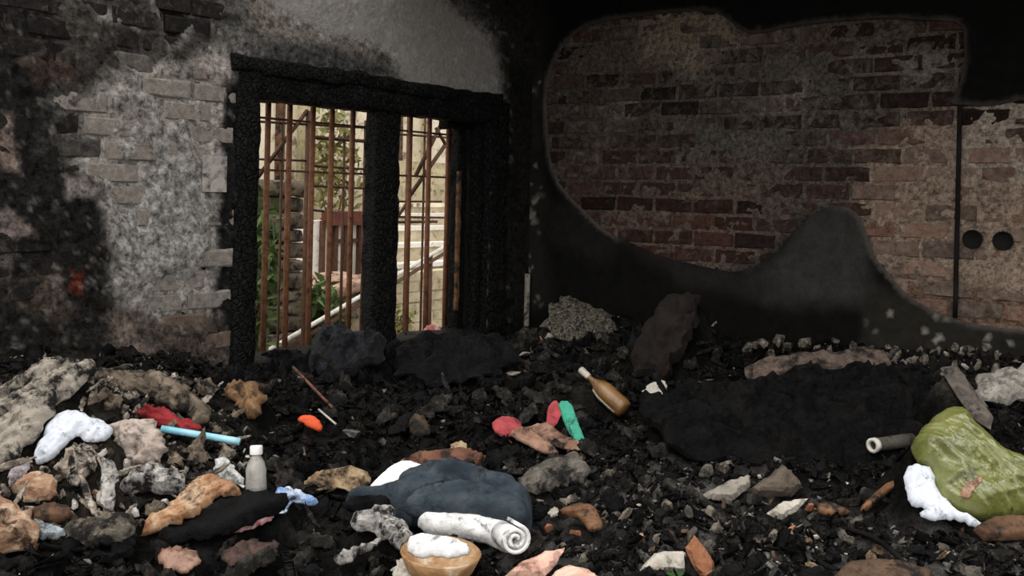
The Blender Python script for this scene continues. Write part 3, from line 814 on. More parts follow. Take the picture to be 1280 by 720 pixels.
# brown stone pillar at the left
sp_ = empty('stone_pillar', P_out(345, 400, 2.2) * np.array([1, 1, 0]), 'dark brown stacked stone pillar behind the window bars', 'pillar')
zz0 = 0.1; zt_ = on_left(345, 238, -2.2)[1]; k = 0
while zz0 < zt_:
    h_ = random.uniform(0.09, 0.13)
    a = on_left(345, 300, -2.2)[0]
    wdt = random.uniform(0.14, 0.19)
    rough_bar('stone', W(a - wdt, -2.2, zz0 + h_ / 2), W(a + wdt, -2.2, zz0 + h_ / 2), B3 * random.uniform(0.10, 0.14), bz * (h_ / 2 - 0.004), M['stone'], sp_, 8, 0.02, 12)
    zz0 += h_
# leaning pale handrail
hr = empty('handrail', P_out(400, 420, 1.6) * np.array([1, 1, 0]), 'pale diagonal handrail crossing the yard behind the bars', 'handrail')
p0, p1 = P_out(322, 446, 1.6), P_out(575, 297, 2.6)
rod('rail', [p0, p1], 0.016, M['steelpale'], hr, 10)
rod('lower_rail', [p0 + np.array([0, 0, -0.06]), p1 + np.array([0, 0, -0.06])], 0.016, M['rust_dark'], hr, 8)
for t in (0.04, 0.42, 0.8):
    p = p0 + (p1 - p0) * t
    rod('post', [[p[0], p[1], 0.08], p], 0.018, M['rust_dark'], hr, 8)
# rusty gate frame standing behind the bars
gt = empty('rusty_gate', P_out(380, 420, 1.0) * np.array([1, 1, 0]), 'rusty steel gate frame with diagonal braces standing in the yard', 'gate')
Dg = 1.0
def gbar(x0, y0, x1, y1, r=0.011, m='rust_dark', nm='gate_bar'):
    rod(nm, [P_out(x0, y0, Dg), P_out(x1, y1, Dg)], r, M[m], gt, 6)
for (x, y0, y1, r) in ((347, 110, 436, 0.008), (380, 138, 430, 0.02), (410, 160, 425, 0.009), (425, 165, 425, 0.009), (451, 150, 425, 0.010), (508, 130, 250, 0.008), (529, 130, 260, 0.008)):
    a, z0_ = on_left(x, y1, -Dg); z1_ = on_left(x, y0, -Dg)[1]
    rod('gate_post', [W(a, -Dg, 0.08), W(a, -Dg, z1_)], r, M['rust_dark'], gt, 8)
for (x0, y0, x1, y1, r) in ((322, 222, 384, 138, 0.012), (324, 152, 462, 160, 0.008), (383, 171, 462, 177, 0.012), (322, 199, 384, 201, 0.007), (384, 207, 462, 212, 0.008), (384, 232, 462, 236, 0.008), (384, 262, 405, 264, 0.008),
                            (556, 182, 512, 245, 0.014), (553, 152, 520, 219, 0.014), (490, 282, 510, 252, 0.010), (486, 167, 560, 172, 0.008), (486, 252, 552, 252, 0.008), (486, 271, 556, 272, 0.008), (486, 278, 546, 277, 0.010), (545, 160, 566, 196, 0.012)):
    gbar(x0, y0, x1, y1, r)
# shrubs
def shrub(name, label, px, py, d, rx, rz, n, mat, ground=0.1, seed=1, leaf=0.05):
    r = np.random.default_rng(seed)
    c = P_out(px, py, d)
    root = empty(name, (c[0], c[1], ground), label, 'shrub')
    dirs = r.normal(0, 1, (n, 3)); dirs /= np.linalg.norm(dirs, axis=1)[:, None]
    rad = r.random(n) ** 0.4
    P = c + dirs * rad[:, None] * np.array([rx, rx, rz]) * (0.75 + 0.5 * r.random((n, 1)))
    P = P[(P[:, 2] > ground) & (((P[:, :2] - CORNER) @ UR) < -T - 0.1)]
    V, Fc = [], []
    for p in P:
        t = r.normal(0, 1, 3); t /= np.linalg.norm(t); s = np.cross(t, r.normal(0, 1, 3)); s /= np.linalg.norm(s)
        L = leaf * r.uniform(0.7, 1.5); k = len(V)
        V += [p - t * L, p + s * L * 0.35, p + t * L, p - s * L * 0.35]; Fc.append((k, k + 1, k + 2, k + 3))
    o = link('foliage', mesh('foliage', V, Fc), M[mat], root); o['kind'] = 'stuff'
    for j in range(5):
        e = c + r.normal(0, 0.5, 3) * np.array([rx, rx, rz])
        rod('stem', [[c[0] + r.normal(0, 0.03), c[1] + r.normal(0, 0.03), ground - 0.02], [c[0], c[1], (ground + e[2]) / 2], e], [0.014, 0.01, 0.004], M['oldwood'], root, 5)
shrub('shrub', 'dark green leafy shrub low behind the left window bars', 398, 402, 2.3, 0.24, 0.32, 700, 'leaf', seed=3)
shrub('shrub', 'green climbing shrub against the left window edge', 322, 340, 1.3, 0.14, 0.5, 420, 'leaf', seed=4)
shrub('shrub', 'olive mottled tall shrub in front of the cream house', 417, 205, 5.53, 0.33, 0.8, 420, 'leaf_dry', seed=5, leaf=0.07)
shrub('shrub', 'small yellowish weed at the foot of the block wall', 497, 405, 2.6, 0.16, 0.16, 260, 'leaf_dry', seed=6, leaf=0.035)
shrub('shrub', 'loose green shrub beside the white outbuilding', 470, 372, 2.68, 0.09, 0.2, 240, 'leaf', seed=8)

# ------------------------------------------------------------------ things lying on the mound
def lump(name, label, cat, poly, mat, tilt=35, thick=0.06, edge=0.6, fold=0.0, fscale=18, fang=0.0, stretch=3.0, back=0.35, n=54, lift=0.0, base=None,
         rough=0.0, raise_=True, parent=None, crease=0.0, group=None, yaw=0.0, smooth_it=True, sub=0, seed=None, jit=0.06, tat=None, crum=None, sheet=False, bend=0.0, facet=False, p0=None):
    """a soft or broken thing with the given outline (photo pixels), lying back at `tilt` degrees on the debris.
    The outline fixes only directions: the distance comes from where its lower edge touches the mound."""
    sd_ = seed if seed is not None else (sum(map(ord, name)) % 97) * 0.37 + len(label) * 1.7 + poly[0][0] * 0.13
    poly = np.array(poly, float)
    k = int(np.argmax(poly[:, 1])) if base is None else None
    bx, by = (poly[k, 0], poly[k, 1]) if base is None else base
    low = poly[poly[:, 1] > poly[:, 1].max() - 0.25 * np.ptp(poly[:, 1])]
    if base is None: bx = low[:, 0].mean()
    P0 = hit(bx, by) if p0 is None else np.asarray(p0, float)
    if P0 is None: return None
    if p0 is None: P0 = P0 + np.array([0, 0, lift])
    t = math.radians(tilt); yw = math.radians(yaw)
    U = np.array([math.cos(yw), math.sin(yw), 0.0]); Vv = np.array([-math.sin(yw) * math.cos(t), math.cos(yw) * math.cos(t), math.sin(t)])
    Nn = np.cross(U, Vv)
    cam = np.array([0, 0, CZ])
    if Nn @ (cam - P0) < 0: Nn = -Nn
    uv = []
    for (x, y) in poly:
        d = ray(x, y); s = ((P0 - cam) @ Nn) / (d @ Nn); q = cam + d * s - P0
        uv.append((q @ U, q @ Vv))
    uv = np.array(uv)
    if smooth_it: uv = chaikin(uv)
    size = max(np.ptp(uv[:, 0]), np.ptp(uv[:, 1])); s = size / n
    bd = resample(uv, s, jit * s)
    area_ = abs(np.sum(uv[:, 0] * np.roll(uv[:, 1], -1) - np.roll(uv[:, 0], -1) * uv[:, 1])) / 2
    wid = min(size, area_ / max(size, 1e-6) * 1.5)            # mean width of the thing
    tat = (0.20 if smooth_it else 0.05) if tat is None else tat
    tn = np.stack([(vnoise(bd[:, 0] / wid * f_ + 3.1, bd[:, 1] / wid * f_, sd_ + k_) - 0.5) * g_ + (vnoise(bd[:, 0] / wid * f_ * 2.7, bd[:, 1] / wid * f_ * 2.7, sd_ + k_ + 4) - 0.5) * g_ * 0.7
                   for k_, f_, g_ in ((0.0, 4.0, 1.0), (7.7, 4.0, 1.0))], 1)
    bd = bd + tn * tat * wid
    gx, gy = np.meshgrid(np.arange(uv[:, 0].min(), uv[:, 0].max(), s), np.arange(uv[:, 1].min(), uv[:, 1].max(), s))
    gp = np.column_stack([gx.ravel(), gy.ravel()]) + rng.normal(0, 0.12 * s, (gx.size, 2))
    gp = gp[sdf_poly(gp, bd) > 0.45 * s]
    pts = np.vstack([bd, gp]); nb = len(bd)
    rv, _, rf, *_r = delaunay_2d_cdt([Vector(p) for p in pts], [(i, (i + 1) % nb) for i in range(nb)], [], 1, 1e-7)
    rv = np.array([tuple(p) for p in rv]); rf = [tuple(f) for f in rf]
    dist = np.maximum(sdf_poly(rv, bd), 0); R = max(dist.max(), 1e-6)
    e = max(edge * R, 1e-4); q = np.clip(dist / e, 0, 1)
    prof = np.sqrt(np.maximum(0, 1 - (1 - q) ** 2))
    ca, sa = math.cos(math.radians(fang)), math.sin(math.radians(fang))
    x1 = rv[:, 0] * ca + rv[:, 1] * sa; y1 = -rv[:, 0] * sa + rv[:, 1] * ca
    wob = (fbm(rv[:, 0] * fscale * 0.5, rv[:, 1] * fscale * 0.5, sd_ + 3, 2) - 0.5) * 0.8
    def ridged(u_, v_, z_, o_):
        t_ = 0; g_ = 1; q_ = 0
        for i_ in range(o_):
            t_ = t_ + g_ * (1 - np.abs(2 * vnoise(u_ + i_ * 5.1, v_ + i_ * 9.2, z_ + i_ * 2.3) - 1)); q_ += g_; g_ *= 0.55
            u_, v_ = u_ * 1.9 + v_ * 0.4, v_ * 1.9 - u_ * 0.4
        return t_ / q_
    rid = ridged(x1 * fscale / stretch + wob, y1 * fscale + wob, sd_, 3) * 1.5 - 0.35
    crum = (0.12 if smooth_it else 0.05) if crum is None else crum
    cr_ = ridged(rv[:, 0] / wid * 3.2 + wob, rv[:, 1] / wid * 3.2, sd_ + 11, 3) - 0.5
    h = (0.5 if smooth_it else 0.8) * thick * prof * (0.75 + 0.5 * fbm(rv[:, 0] * 6, rv[:, 1] * 6, sd_ + 8, 2)) + crum * min(wid, 0.25) * cr_ * (0.2 + 0.8 * q) + 2.0 * fold * (rid - 0.4) * np.minimum(1, 0.3 + q)
    if crease: h = h + crease * (np.abs(fbm(rv[:, 0] * 30, rv[:, 1] * 30, sd_ + 5, 3) - 0.5) * 2 - 0.3) * q
    if rough: h = h + rough * (fbm(rv[:, 0] * 25, rv[:, 1] * 25, sd_ + 1, 4) - 0.5) * 2
    if bend:
        cx_, cy_ = uv.mean(0)
        h = h + bend * wid * (((rv[:, 0] - cx_) * ca + (rv[:, 1] - cy_) * sa) / (0.5 * size)) ** 2
    lowr = h - 0.004 if sheet else np.minimum(h - 0.003, -back * thick * prof - 0.002)
    top = P0 + rv[:, :1] * U + rv[:, 1:] * Vv + h[:, None] * Nn
    bot = P0 + rv[:, :1] * U + rv[:, 1:] * Vv + lowr[:, None] * Nn
    m_ = len(rv); ec = {}
    for f in rf:
        for i in range(len(f)): ec[(f[i], f[(i + 1) % len(f)])] = 1
    wl_ = [(a, b, b + m_, a + m_) for (a, b) in ec if (b, a) not in ec]
    me = mesh(name, np.vstack([top, bot]), rf + [tuple(i + m_ for i in f[::-1]) for f in rf] + wl_)
    fix_normals(me)
    o = link(name, me, mat, parent, P0 if parent is None else None, not facet)
    if parent is None: thing(o, label, cat, group)
    if sub:
        md = o.modifiers.new('smooth', 'SUBSURF'); md.levels = sub; md.render_levels = sub
    if raise_ and tilt < 75:
        W3 = P0 + uv[:, :1] * U + uv[:, 1:] * Vv - Nn * (back * thick * 0.5 + 0.004)
        RAISE.append((W3[:, :2], W3[0], Nn))
    return o
def frag_vf(c, sx, sy, sz, rot, r):
    """broken angular chunk: a box with shifted corners"""
    v = np.array([(x, y, z) for z in (-1, 1) for y in (-1, 1) for x in (-1, 1)], float) * np.array([sx, sy, sz])
    v *= r.uniform(0.55, 1.15, v.shape)
    f = [(0, 2, 3, 1), (4, 5, 7, 6), (0, 1, 5, 4), (2, 6, 7, 3), (0, 4, 6, 2), (1, 3, 7, 5)]
    return v @ rot.T + c, f

# colours of things
def plain(name, c, k=0.75, **kw):
    return cloth(name, tuple(x * k for x in c), tuple(min(1, x * 1.12) for x in c), **kw)
WH = plain('white_cloth', (0.80, 0.80, 0.80), 0.82, soot=0.16, sootc=(0.22, 0.22, 0.24), scale=14, sootscale=26)
WH2 = plain('white_paper', (0.85, 0.84, 0.82), 0.9, soot=0.05, sootc=(0.4, 0.38, 0.35), scale=12)
WHB = plain('bluish_white_cloth', (0.68, 0.72, 0.80), 0.8, soot=0.12, sootc=(0.25, 0.27, 0.33), scale=14, sootscale=30)
GREY_LUMP = cloth('pinkish_grey_lump', (0.36, 0.29, 0.25), (0.56, 0.48, 0.43), 12, 0.9, 0.12, (0.12, 0.10, 0.09), sootscale=30, bump=0.5)
SHEET = cloth('burnt_grey_sheet', (0.12, 0.105, 0.085), (0.36, 0.32, 0.27), 10, 0.9, 0.34, bump=0.4, c3=(0.42, 0.38, 0.33))
BROWNSHEET = cloth('burnt_brown_sheet', (0.09, 0.07, 0.05), (0.25, 0.20, 0.15), 10, 0.9, 0.36, bump=0.4)
RED = plain('red_cloth', (0.32, 0.03, 0.035), 0.5, soot=0.25, scale=16)
BLUE = cloth('pale_blue_plastic', (0.16, 0.50, 0.62), (0.42, 0.72, 0.86), 8, 0.4, 0.02, spec=0.5)
TAN = cloth('singed_tan_plastic', (0.20, 0.075, 0.03), (0.38, 0.20, 0.10), 16, 0.5, 0.24, (0.05, 0.02, 0.012), c3=(0.60, 0.46, 0.31), spec=0.4)
BROWN = cloth('scorched_brown_padding', (0.11, 0.06, 0.03), (0.26, 0.155, 0.08), 12, 0.9, 0.2, (0.03, 0.02, 0.012))
BLACKCL = cloth('charred_black_cloth', (0.004, 0.004, 0.0045), (0.014, 0.014, 0.015), 12, 0.8, 0.1, bump=0.8, spec=0.06)
DARKGREY = cloth('charred_blue_grey_cloth', (0.006, 0.0065, 0.008), (0.020, 0.021, 0.026), 12, 0.75, 0.25, bump=0.6, spec=0.2)
JEANS = cloth('faded_denim', (0.013, 0.020, 0.029), (0.038, 0.052, 0.068), 11, 0.9, 0.12, (0.008, 0.010, 0.013), c3=(0.075, 0.092, 0.105), bump=0.5, bscale=160)
PINK = cloth('pink_red_scrap', (0.30, 0.07, 0.08), (0.68, 0.45, 0.45), 22, 0.7, 0.2)
BSCRAP = cloth('blue_white_scrap', (0.10, 0.25, 0.55), (0.70, 0.75, 0.82), 26, 0.6, 0.15, (0.02, 0.03, 0.06))
BPAPER = cloth('singed_brown_paper', (0.16, 0.07, 0.038), (0.36, 0.22, 0.14), 20, 0.8, 0.25, (0.04, 0.022, 0.014), c3=(0.60, 0.47, 0.35))
DBROWN = cloth('dark_brown_shell', (0.06, 0.03, 0.017), (0.15, 0.08, 0.045), 10, 0.7, 0.25)
GRAG = cloth('ash_grey_rag', (0.10, 0.10, 0.10), (0.40, 0.38, 0.36), 16, 0.9, 0.36, c3=(0.56, 0.54, 0.51), sootscale=22)
TANRAG = cloth('ash_tan_rag', (0.16, 0.13, 0.10), (0.42, 0.36, 0.30), 16, 0.9, 0.38, c3=(0.58, 0.53, 0.47), sootscale=20)
CARD = cloth('scorched_cardboard', (0.12, 0.06, 0.035), (0.32, 0.22, 0.13), 14, 0.9, 0.34, c3=(0.45, 0.38, 0.24))
REDB = cloth('red_brown_board', (0.09, 0.035, 0.022), (0.20, 0.095, 0.06), 14, 0.8, 0.28)
RUBBLE = cloth('grey_rubble', (0.07, 0.062, 0.052), (0.19, 0.17, 0.145), 18, 0.95, 0.36, bump=0.7)
SALMON = cloth('salmon_tile', (0.34, 0.17, 0.12), (0.62, 0.38, 0.30), 14, 0.7, 0.14, (0.1, 0.04, 0.03), c3=(0.72, 0.56, 0.46))
LEAFB = cloth('curled_brown_shell', (0.10, 0.045, 0.022), (0.25, 0.13, 0.065), 12, 0.6, 0.25)
STONE_B = cloth('brown_stone', (0.085, 0.065, 0.05), (0.16, 0.13, 0.105), 14, 0.95, 0.1, bump=0.6)
TANBOARD = cloth('grey_tan_board', (0.16, 0.145, 0.12), (0.32, 0.29, 0.25), 12, 0.9, 0.2)
PALE = cloth('pale_plaster_chip', (0.36, 0.33, 0.28), (0.60, 0.56, 0.50), 14, 0.9, 0.12, (0.12, 0.11, 0.09), bump=0.5)
ORANGEB = cloth('orange_brown_tile', (0.22, 0.085, 0.04), (0.42, 0.19, 0.10), 12, 0.7, 0.15)
ORANGE = plain('orange_red_plastic', (0.75, 0.10, 0.03), 0.7, soot=0.12, scale=20, rough=0.5)
BAGM = cloth('olive_green_plastic', (0.10, 0.115, 0.025), (0.17, 0.185, 0.05), 10, 0.22, 0.1, (0.05, 0.055, 0.015), spec=0.9, c3=(0.24, 0.25, 0.09), bump=0.3, bscale=30)
PLANK = cloth('grey_plank', (0.055, 0.047, 0.04), (0.14, 0.12, 0.105), 18, 0.9, 0.2)
ROCK = cloth('pale_grey_plaster_lump', (0.20, 0.19, 0.17), (0.42, 0.395, 0.355), 9, 0.95, 0.2, (0.08, 0.07, 0.06), bump=0.6)
SLAB = cloth('dusty_brown_slab', (0.06, 0.045, 0.038), (0.17, 0.125, 0.10), 30, 0.95, 0.3, bump=0.7)
MATTR = cloth('burnt_black_mattress', (0.003, 0.003, 0.0033), (0.010, 0.010, 0.0105), 16, 0.8, 0.2, bump=1.0, bscale=45, spec=0.04)
MAROON = cloth('charred_maroon_upholstery', (0.004, 0.0025, 0.002), (0.011, 0.006, 0.005), 8, 0.85, 0.1)
GREENP = plain('green_plastic', (0.06, 0.36, 0.25), 0.7, soot=0.1, scale=20)
REDP = plain('faded_red_felt', (0.42, 0.07, 0.08), 0.6, soot=0.15, scale=26)
TANW = cloth('tan_wood', (0.16, 0.08, 0.05), (0.36, 0.22, 0.16), 18, 0.8, 0.25)

# big charred forms first
lump('burnt_mattress', 'burnt black mattress slumped below the brick wall', 'mattress',
     [(810, 500), (850, 482), (930, 472), (1040, 468), (1130, 468), (1180, 485), (1160, 540), (1140, 585), (1040, 588), (930, 580), (850, 575), (812, 560)], MATTR, 15, 0.05, 0.35, 0.05, 20, 14, 4, n=62, crease=0.03, crum=0.3, facet=True)
lump('broken_slab', 'dusty brown broken slab lying along the foot of the brick wall', 'slab',
     [(930, 461), (953, 448), (1020, 441), (1110, 440), (1118, 466), (1060, 470), (935, 474)], SLAB, 30, 0.03, 0.2, 0.006, 14, rough=0.012, smooth_it=False, n=22, facet=True)
lump('armchair_back', 'charred maroon chair back leaning near the wall corner', 'chair',
     [(788, 478), (796, 430), (815, 385), (850, 362), (876, 370), (872, 410), (850, 450), (838, 476)], MAROON, 58, 0.05, 0.35, 0.02, 18, n=20, crum=0.2, facet=True)
lump('charred_blanket', 'charred blue-grey garment heaped on the window sill', 'garment',
     [(386, 452), (390, 415), (405, 404), (430, 408), (445, 420), (478, 424), (474, 446), (456, 466), (425, 474), (398, 470)], DARKGREY, 48, 0.07, 0.6, 0.03, 22, 70, 2.5, n=26, crum=0.35, facet=True)
lump('charred_bundle', 'black charred bundle under the window beside the corner', 'bundle',
     [(480, 470), (490, 438), (530, 424), (580, 418), (630, 424), (650, 450), (620, 476), (540, 482)], BLACKCL, 30, 0.05, 0.7, 0.04, 22, 15, 3, crease=0.03, crum=0.5, n=34, facet=True)
lump('ash_heap', 'pale ash and plaster crumbs heaped in the wall corner', 'ash heap',
     [(676, 404), (690, 378), (712, 366), (735, 376), (765, 398), (770, 420), (720, 424), (684, 416)], cloth('pale_ash', (0.02, 0.018, 0.015), (0.10, 0.09, 0.07), 110, 0.95, 0.35, bump=1.0, sootscale=60, c3=(0.30, 0.27, 0.21)), 34, 0.03, 0.8, rough=0.035, n=22, facet=True)
# left heap
lump('burnt_sheet', 'burnt grey sheet draped in long folds over the heap under the wall', 'sheet',
     [(-40, 500), (0, 488), (22, 478), (51, 452), (84, 442), (112, 456), (126, 462), (104, 482), (74, 502), (57, 528), (38, 546), (26, 573), (7, 584), (-30, 590)], SHEET, 42, 0.05, 0.5, 0.020, 52, 42, 11, n=84, crum=0.16)
lump('burnt_curtain', 'singed brown cloth bunched along the top of the heap', 'cloth',
     [(108, 484), (122, 466), (140, 464), (172, 470), (200, 462), (222, 474), (246, 494), (270, 518), (252, 534), (226, 516), (200, 508), (164, 510), (124, 506)], BROWNSHEET, 40, 0.06, 0.6, 0.020, 46, -30, 9, n=76, crum=0.16)
lump('red_cloth', 'dark red cloth strip showing under the singed brown cloth', 'cloth',
     [(162, 512), (178, 505), (200, 508), (218, 517), (246, 529), (254, 538), (222, 541), (198, 534), (170, 522)], RED, 45, 0.02, 0.5, 0.012, 40, -20, 4)
lump('white_cloth', 'white crumpled cloth with grey spots on the heap', 'cloth',
     [(40, 574), (48, 556), (60, 528), (77, 514), (94, 513), (117, 522), (137, 528), (142, 546), (126, 553), (107, 552), (99, 541), (85, 552), (62, 575), (48, 580)], WHB, 45, 0.035, 0.6, 0.009, 36, 60, 5, n=60, tat=0.08, crum=0.1, lift=0.01)
lump('padding_lump', 'pinkish grey padding lump beside the white crumpled cloth', 'padding',
     [(141, 533), (156, 524), (178, 521), (197, 526), (210, 546), (212, 562), (197, 576), (184, 584), (158, 577), (145, 553)], GREY_LUMP, 55, 0.07, 0.9, 0.015, 30, 0, 1, rough=0.012)
lump('scorched_cushion', 'scorched brown cushion scrap behind the blue tube', 'cushion',
     [(278, 484), (296, 475), (324, 477), (330, 488), (326, 520), (320, 526), (303, 520), (297, 505), (277, 501)], BROWN, 60, 0.035, 0.5, 0.012, 30, 80, 2)
lump('singed_plastic_sheet', 'singed tan plastic sheet curling over the black garment', 'plastic sheet',
     [(170, 676), (182, 651), (208, 638), (224, 618), (244, 600), (264, 593), (281, 599), (303, 613), (299, 621), (274, 619), (262, 632), (242, 645), (227, 655), (200, 662)], TAN, 42, 0.03, 0.5, 0.016, 40, 35, 8, n=70, crum=0.14)
lump('black_garment', 'black charred garment spread below the clear bottle', 'garment',
     [(188, 682), (202, 661), (231, 649), (278, 628), (302, 620), (357, 616), (364, 634), (338, 646), (302, 658), (276, 672), (233, 677)], BLACKCL, 36, 0.04, 0.5, 0.015, 16, 20, 4, n=40)
lump('pink_scrap', 'pink and red cloth scrap lying against the black garment', 'scrap',
     [(273, 672), (282, 660), (311, 649), (338, 643), (344, 646), (333, 655), (307, 663)], PINK, 40, 0.012, 0.5, 0.008, 40, 20, 3, lift=0.02)
lump('plastic_wrapper', 'blue and white plastic wrapper scrap beside the black garment', 'wrapper',
     [(341, 612), (360, 607), (382, 617), (399, 628), (390, 633), (369, 625), (360, 633), (352, 650), (346, 646), (354, 628)], BSCRAP, 42, 0.010, 0.5, 0.012, 50, 0, 2, lift=0.02, n=15, facet=True, crum=0.28)
lump('brown_tray', 'glossy brown melted plastic piece on the black grit', 'plastic piece',
     [(196, 690), (212, 681), (240, 684), (252, 694), (246, 710), (222, 718), (200, 712)], cloth('glossy_brown', (0.16, 0.07, 0.045), (0.34, 0.2, 0.14), 14, 0.4, 0.25, spec=0.5), 35, 0.02, 0.7, 0.004, 20, lift=0.02)
lump('brown_smear', 'dull red-brown melted plastic piece below the black garment', 'plastic piece',
     [(272, 690), (300, 676), (345, 676), (352, 692), (330, 708), (290, 712)], cloth('dull_red_brown', (0.05, 0.028, 0.022), (0.10, 0.055, 0.045), 14, 0.6, 0.3), 32, 0.012, 0.7, 0.004, 20, lift=0.01)
lump('curled_paper', 'curled singed tan paper at the left of the heap', 'paper',
     [(14, 614), (28, 598), (48, 590), (68, 595), (73, 611), (62, 626), (30, 626)], BPAPER, 46, 0.04, 0.8, 0.014, 26, 10, 3, n=15, facet=True, crum=0.28)
lump('paper_heap', 'crumpled mottled brown paper heap beside the curled tan paper', 'paper',
     [(-25, 640), (-5, 622), (24, 628), (38, 645), (45, 666), (36, 686), (0, 692), (-25, 690)], BPAPER, 46, 0.05, 0.7, 0.02, 34, 40, 2, n=15, facet=True, crum=0.28)
lump('brown_shell', 'dark brown broken shell under the curled tan paper', 'broken shell',
     [(34, 640), (62, 628), (86, 632), (92, 645), (75, 655), (45, 652)], DBROWN, 44, 0.03, 0.8, 0.008, 20)
lump('plastic_strip', 'upright pale grey plastic strip standing in the left heap', 'plastic strip',
     [(133, 572), (141, 573), (147, 590), (144, 634), (134, 642), (120, 629), (124, 602)], GRAG, 66, 0.015, 0.5, 0.010, 40, 85, 4, n=15, facet=True)
lump('paper_strip', 'narrow white twisted strip beside the upright grey strip', 'strip',
     [(98, 594), (106, 594), (114, 618), (126, 646), (119, 650), (105, 622)], TANRAG, 60, 0.012, 0.6, 0.005, 50)
lump('blue_grey_rag', 'blue-grey rag below the brown broken shell', 'rag',
     [(38, 648), (66, 656), (84, 662), (80, 673), (46, 677)], cloth('blue_grey_rag', (0.18, 0.24, 0.28), (0.46, 0.50, 0.54), 26, 0.85, 0.28), 40, 0.015, 0.6, 0.012, 40, n=15, facet=True, crum=0.28)
lump('lilac_rag', 'pale lilac rag beside the curled tan paper', 'rag',
     [(8, 594), (20, 582), (38, 578), (34, 592), (18, 606), (8, 606)], cloth('lilac_rag', (0.3, 0.26, 0.27), (0.52, 0.47, 0.5), 20, 0.85, 0.15), 50, 0.02, 0.6, 0.01, 40, n=15, facet=True, crum=0.28)
lump('ash_rag', 'ash grey rag tangled between the padding lump and the tan sheet', 'rag',
     [(150, 600), (170, 584), (200, 578), (222, 590), (236, 604), (218, 620), (190, 616), (160, 622)], GRAG, 48, 0.03, 0.7, 0.03, 40, 20, 2, n=15, facet=True, crum=0.28)
lump('ash_rag', 'ash tan rag under the white crumpled cloth', 'rag',
     [(70, 586), (88, 556), (108, 556), (124, 560), (118, 590), (104, 600), (84, 606)], TANRAG, 50, 0.03, 0.7, 0.03, 40, 70, 2, n=15, facet=True, crum=0.28)
lump('ash_rag', 'grey brown rag low in the heap near the blue-grey rag', 'rag',
     [(84, 650), (120, 648), (170, 640), (176, 662), (150, 680), (96, 684), (78, 676)], cloth('grey_brown_rag', (0.05, 0.045, 0.035), (0.22, 0.19, 0.15), 22, 0.9, 0.4), 40, 0.03, 0.7, 0.025, 40, 20, 2, n=15, facet=True, crum=0.28)
lump('clear_plastic', 'milky plastic film beside the clear bottle', 'plastic film',
     [(265, 584), (274, 572), (288, 576), (300, 592), (306, 612), (290, 604), (276, 606)], cloth('milky_film', (0.42, 0.42, 0.42), (0.68, 0.68, 0.67), 20, 0.35, 0.2, (0.15, 0.14, 0.13), spec=0.6), 55, 0.015, 0.6, 0.014, 40, 60, 2, n=15, facet=True, crum=0.28)
lump('orange_plastic', 'bright orange-red melted plastic piece on the black ash', 'plastic piece',
     [(370, 525), (379, 518), (393, 520), (404, 531), (401, 540), (389, 536), (380, 530)], ORANGE, 50, 0.022, 0.7, 0.003, 30, tat=0.08, crum=0.08, lift=0.015)
lump('scorched_cardboard', 'scorched cardboard pieces beside the white folded paper', 'cardboard',
     [(372, 603), (398, 592), (428, 583), (457, 587), (462, 604), (449, 620), (430, 612), (400, 616)], CARD, 36, 0.02, 0.4, 0.016, 26, 10, 2, n=15, facet=True)
lump('burnt_board', 'red-brown burnt board behind the jeans', 'board',
     [(500, 575), (533, 566), (578, 562), (608, 570), (603, 586), (533, 588)], REDB, 30, 0.02, 0.3, 0.010, 22, 8, 5, smooth_it=False, n=22, facet=True)
lump('tan_stub', 'small tan stub on the red-brown burnt board', 'stub',
     [(562, 563), (566, 552), (582, 551), (586, 562), (576, 567)], CARD, 55, 0.02, 0.7, lift=0.02)
lump('burnt_shoe', 'scorched brown shoe remnant in front of the black bundle', 'shoe',
     [(508, 540), (512, 524), (520, 516), (534, 524), (540, 544), (524, 548)], cloth('scorched_shoe', (0.03, 0.02, 0.012), (0.11, 0.07, 0.04), 22, 0.8, 0.4), 52, 0.04, 0.8, 0.01, 30)
lump('grey_rubble', 'grey rubble clod behind the jeans', 'rubble',
     [(645, 598), (662, 584), (690, 576), (716, 567), (735, 578), (742, 600), (711, 610), (660, 619)], RUBBLE, 32, 0.05, 0.7, rough=0.025, n=22, facet=True)
# middle: paper, jeans, rolled cloth
lump('blue_jeans', 'faded dark blue jeans folded in a heap', 'jeans',
     [(426, 634), (442, 623), (476, 620), (490, 616), (505, 600), (528, 588), (552, 583), (580, 588), (625, 602), (652, 620), (666, 636), (669, 660), (660, 672), (622, 664), (582, 658), (540, 660), (508, 656), (484, 640), (450, 640)],
     JEANS, 30, 0.13, 0.55, 0.036, 13, 14, 5, n=72, crease=0.006, crum=0.12, tat=0.08)
jn = bpy.data.objects['blue_jeans']
lump('trouser_leg', '', '', [(500, 634), (520, 616), (560, 608), (606, 610), (648, 626), (664, 644), (656, 660), (620, 648), (570, 644), (520, 648)], JEANS, 30, 0.07, 0.6, 0.016, 26, 12, 6, n=56, parent=jn, lift=0.125, crum=0.06, tat=0.06, raise_=False)
lump('trouser_leg', '', '', [(508, 612), (530, 596), (556, 588), (590, 592), (618, 604), (590, 612), (550, 610), (522, 618)], JEANS, 30, 0.06, 0.6, 0.016, 28, 30, 5, n=50, parent=jn, lift=0.135, crum=0.08, tat=0.08, raise_=False)
lump('waistband', '', '', [(424, 634), (442, 623), (476, 620), (494, 628), (486, 640), (452, 641)], BLACKCL, 30, 0.03, 0.6, 0.01, 26, 10, 5, n=40, parent=jn, lift=0.06, crum=0.08, raise_=False)
lump('white_paper', 'bright white folded paper tucked behind the jeans', 'paper',
     [(452, 619), (473, 596), (489, 582), (507, 574), (533, 583), (515, 594), (502, 606), (490, 618)], WH2, 40, 0.015, 0.3, 0.003, 12, 60, 3, lift=0.035, tat=0.02, crum=0.03)
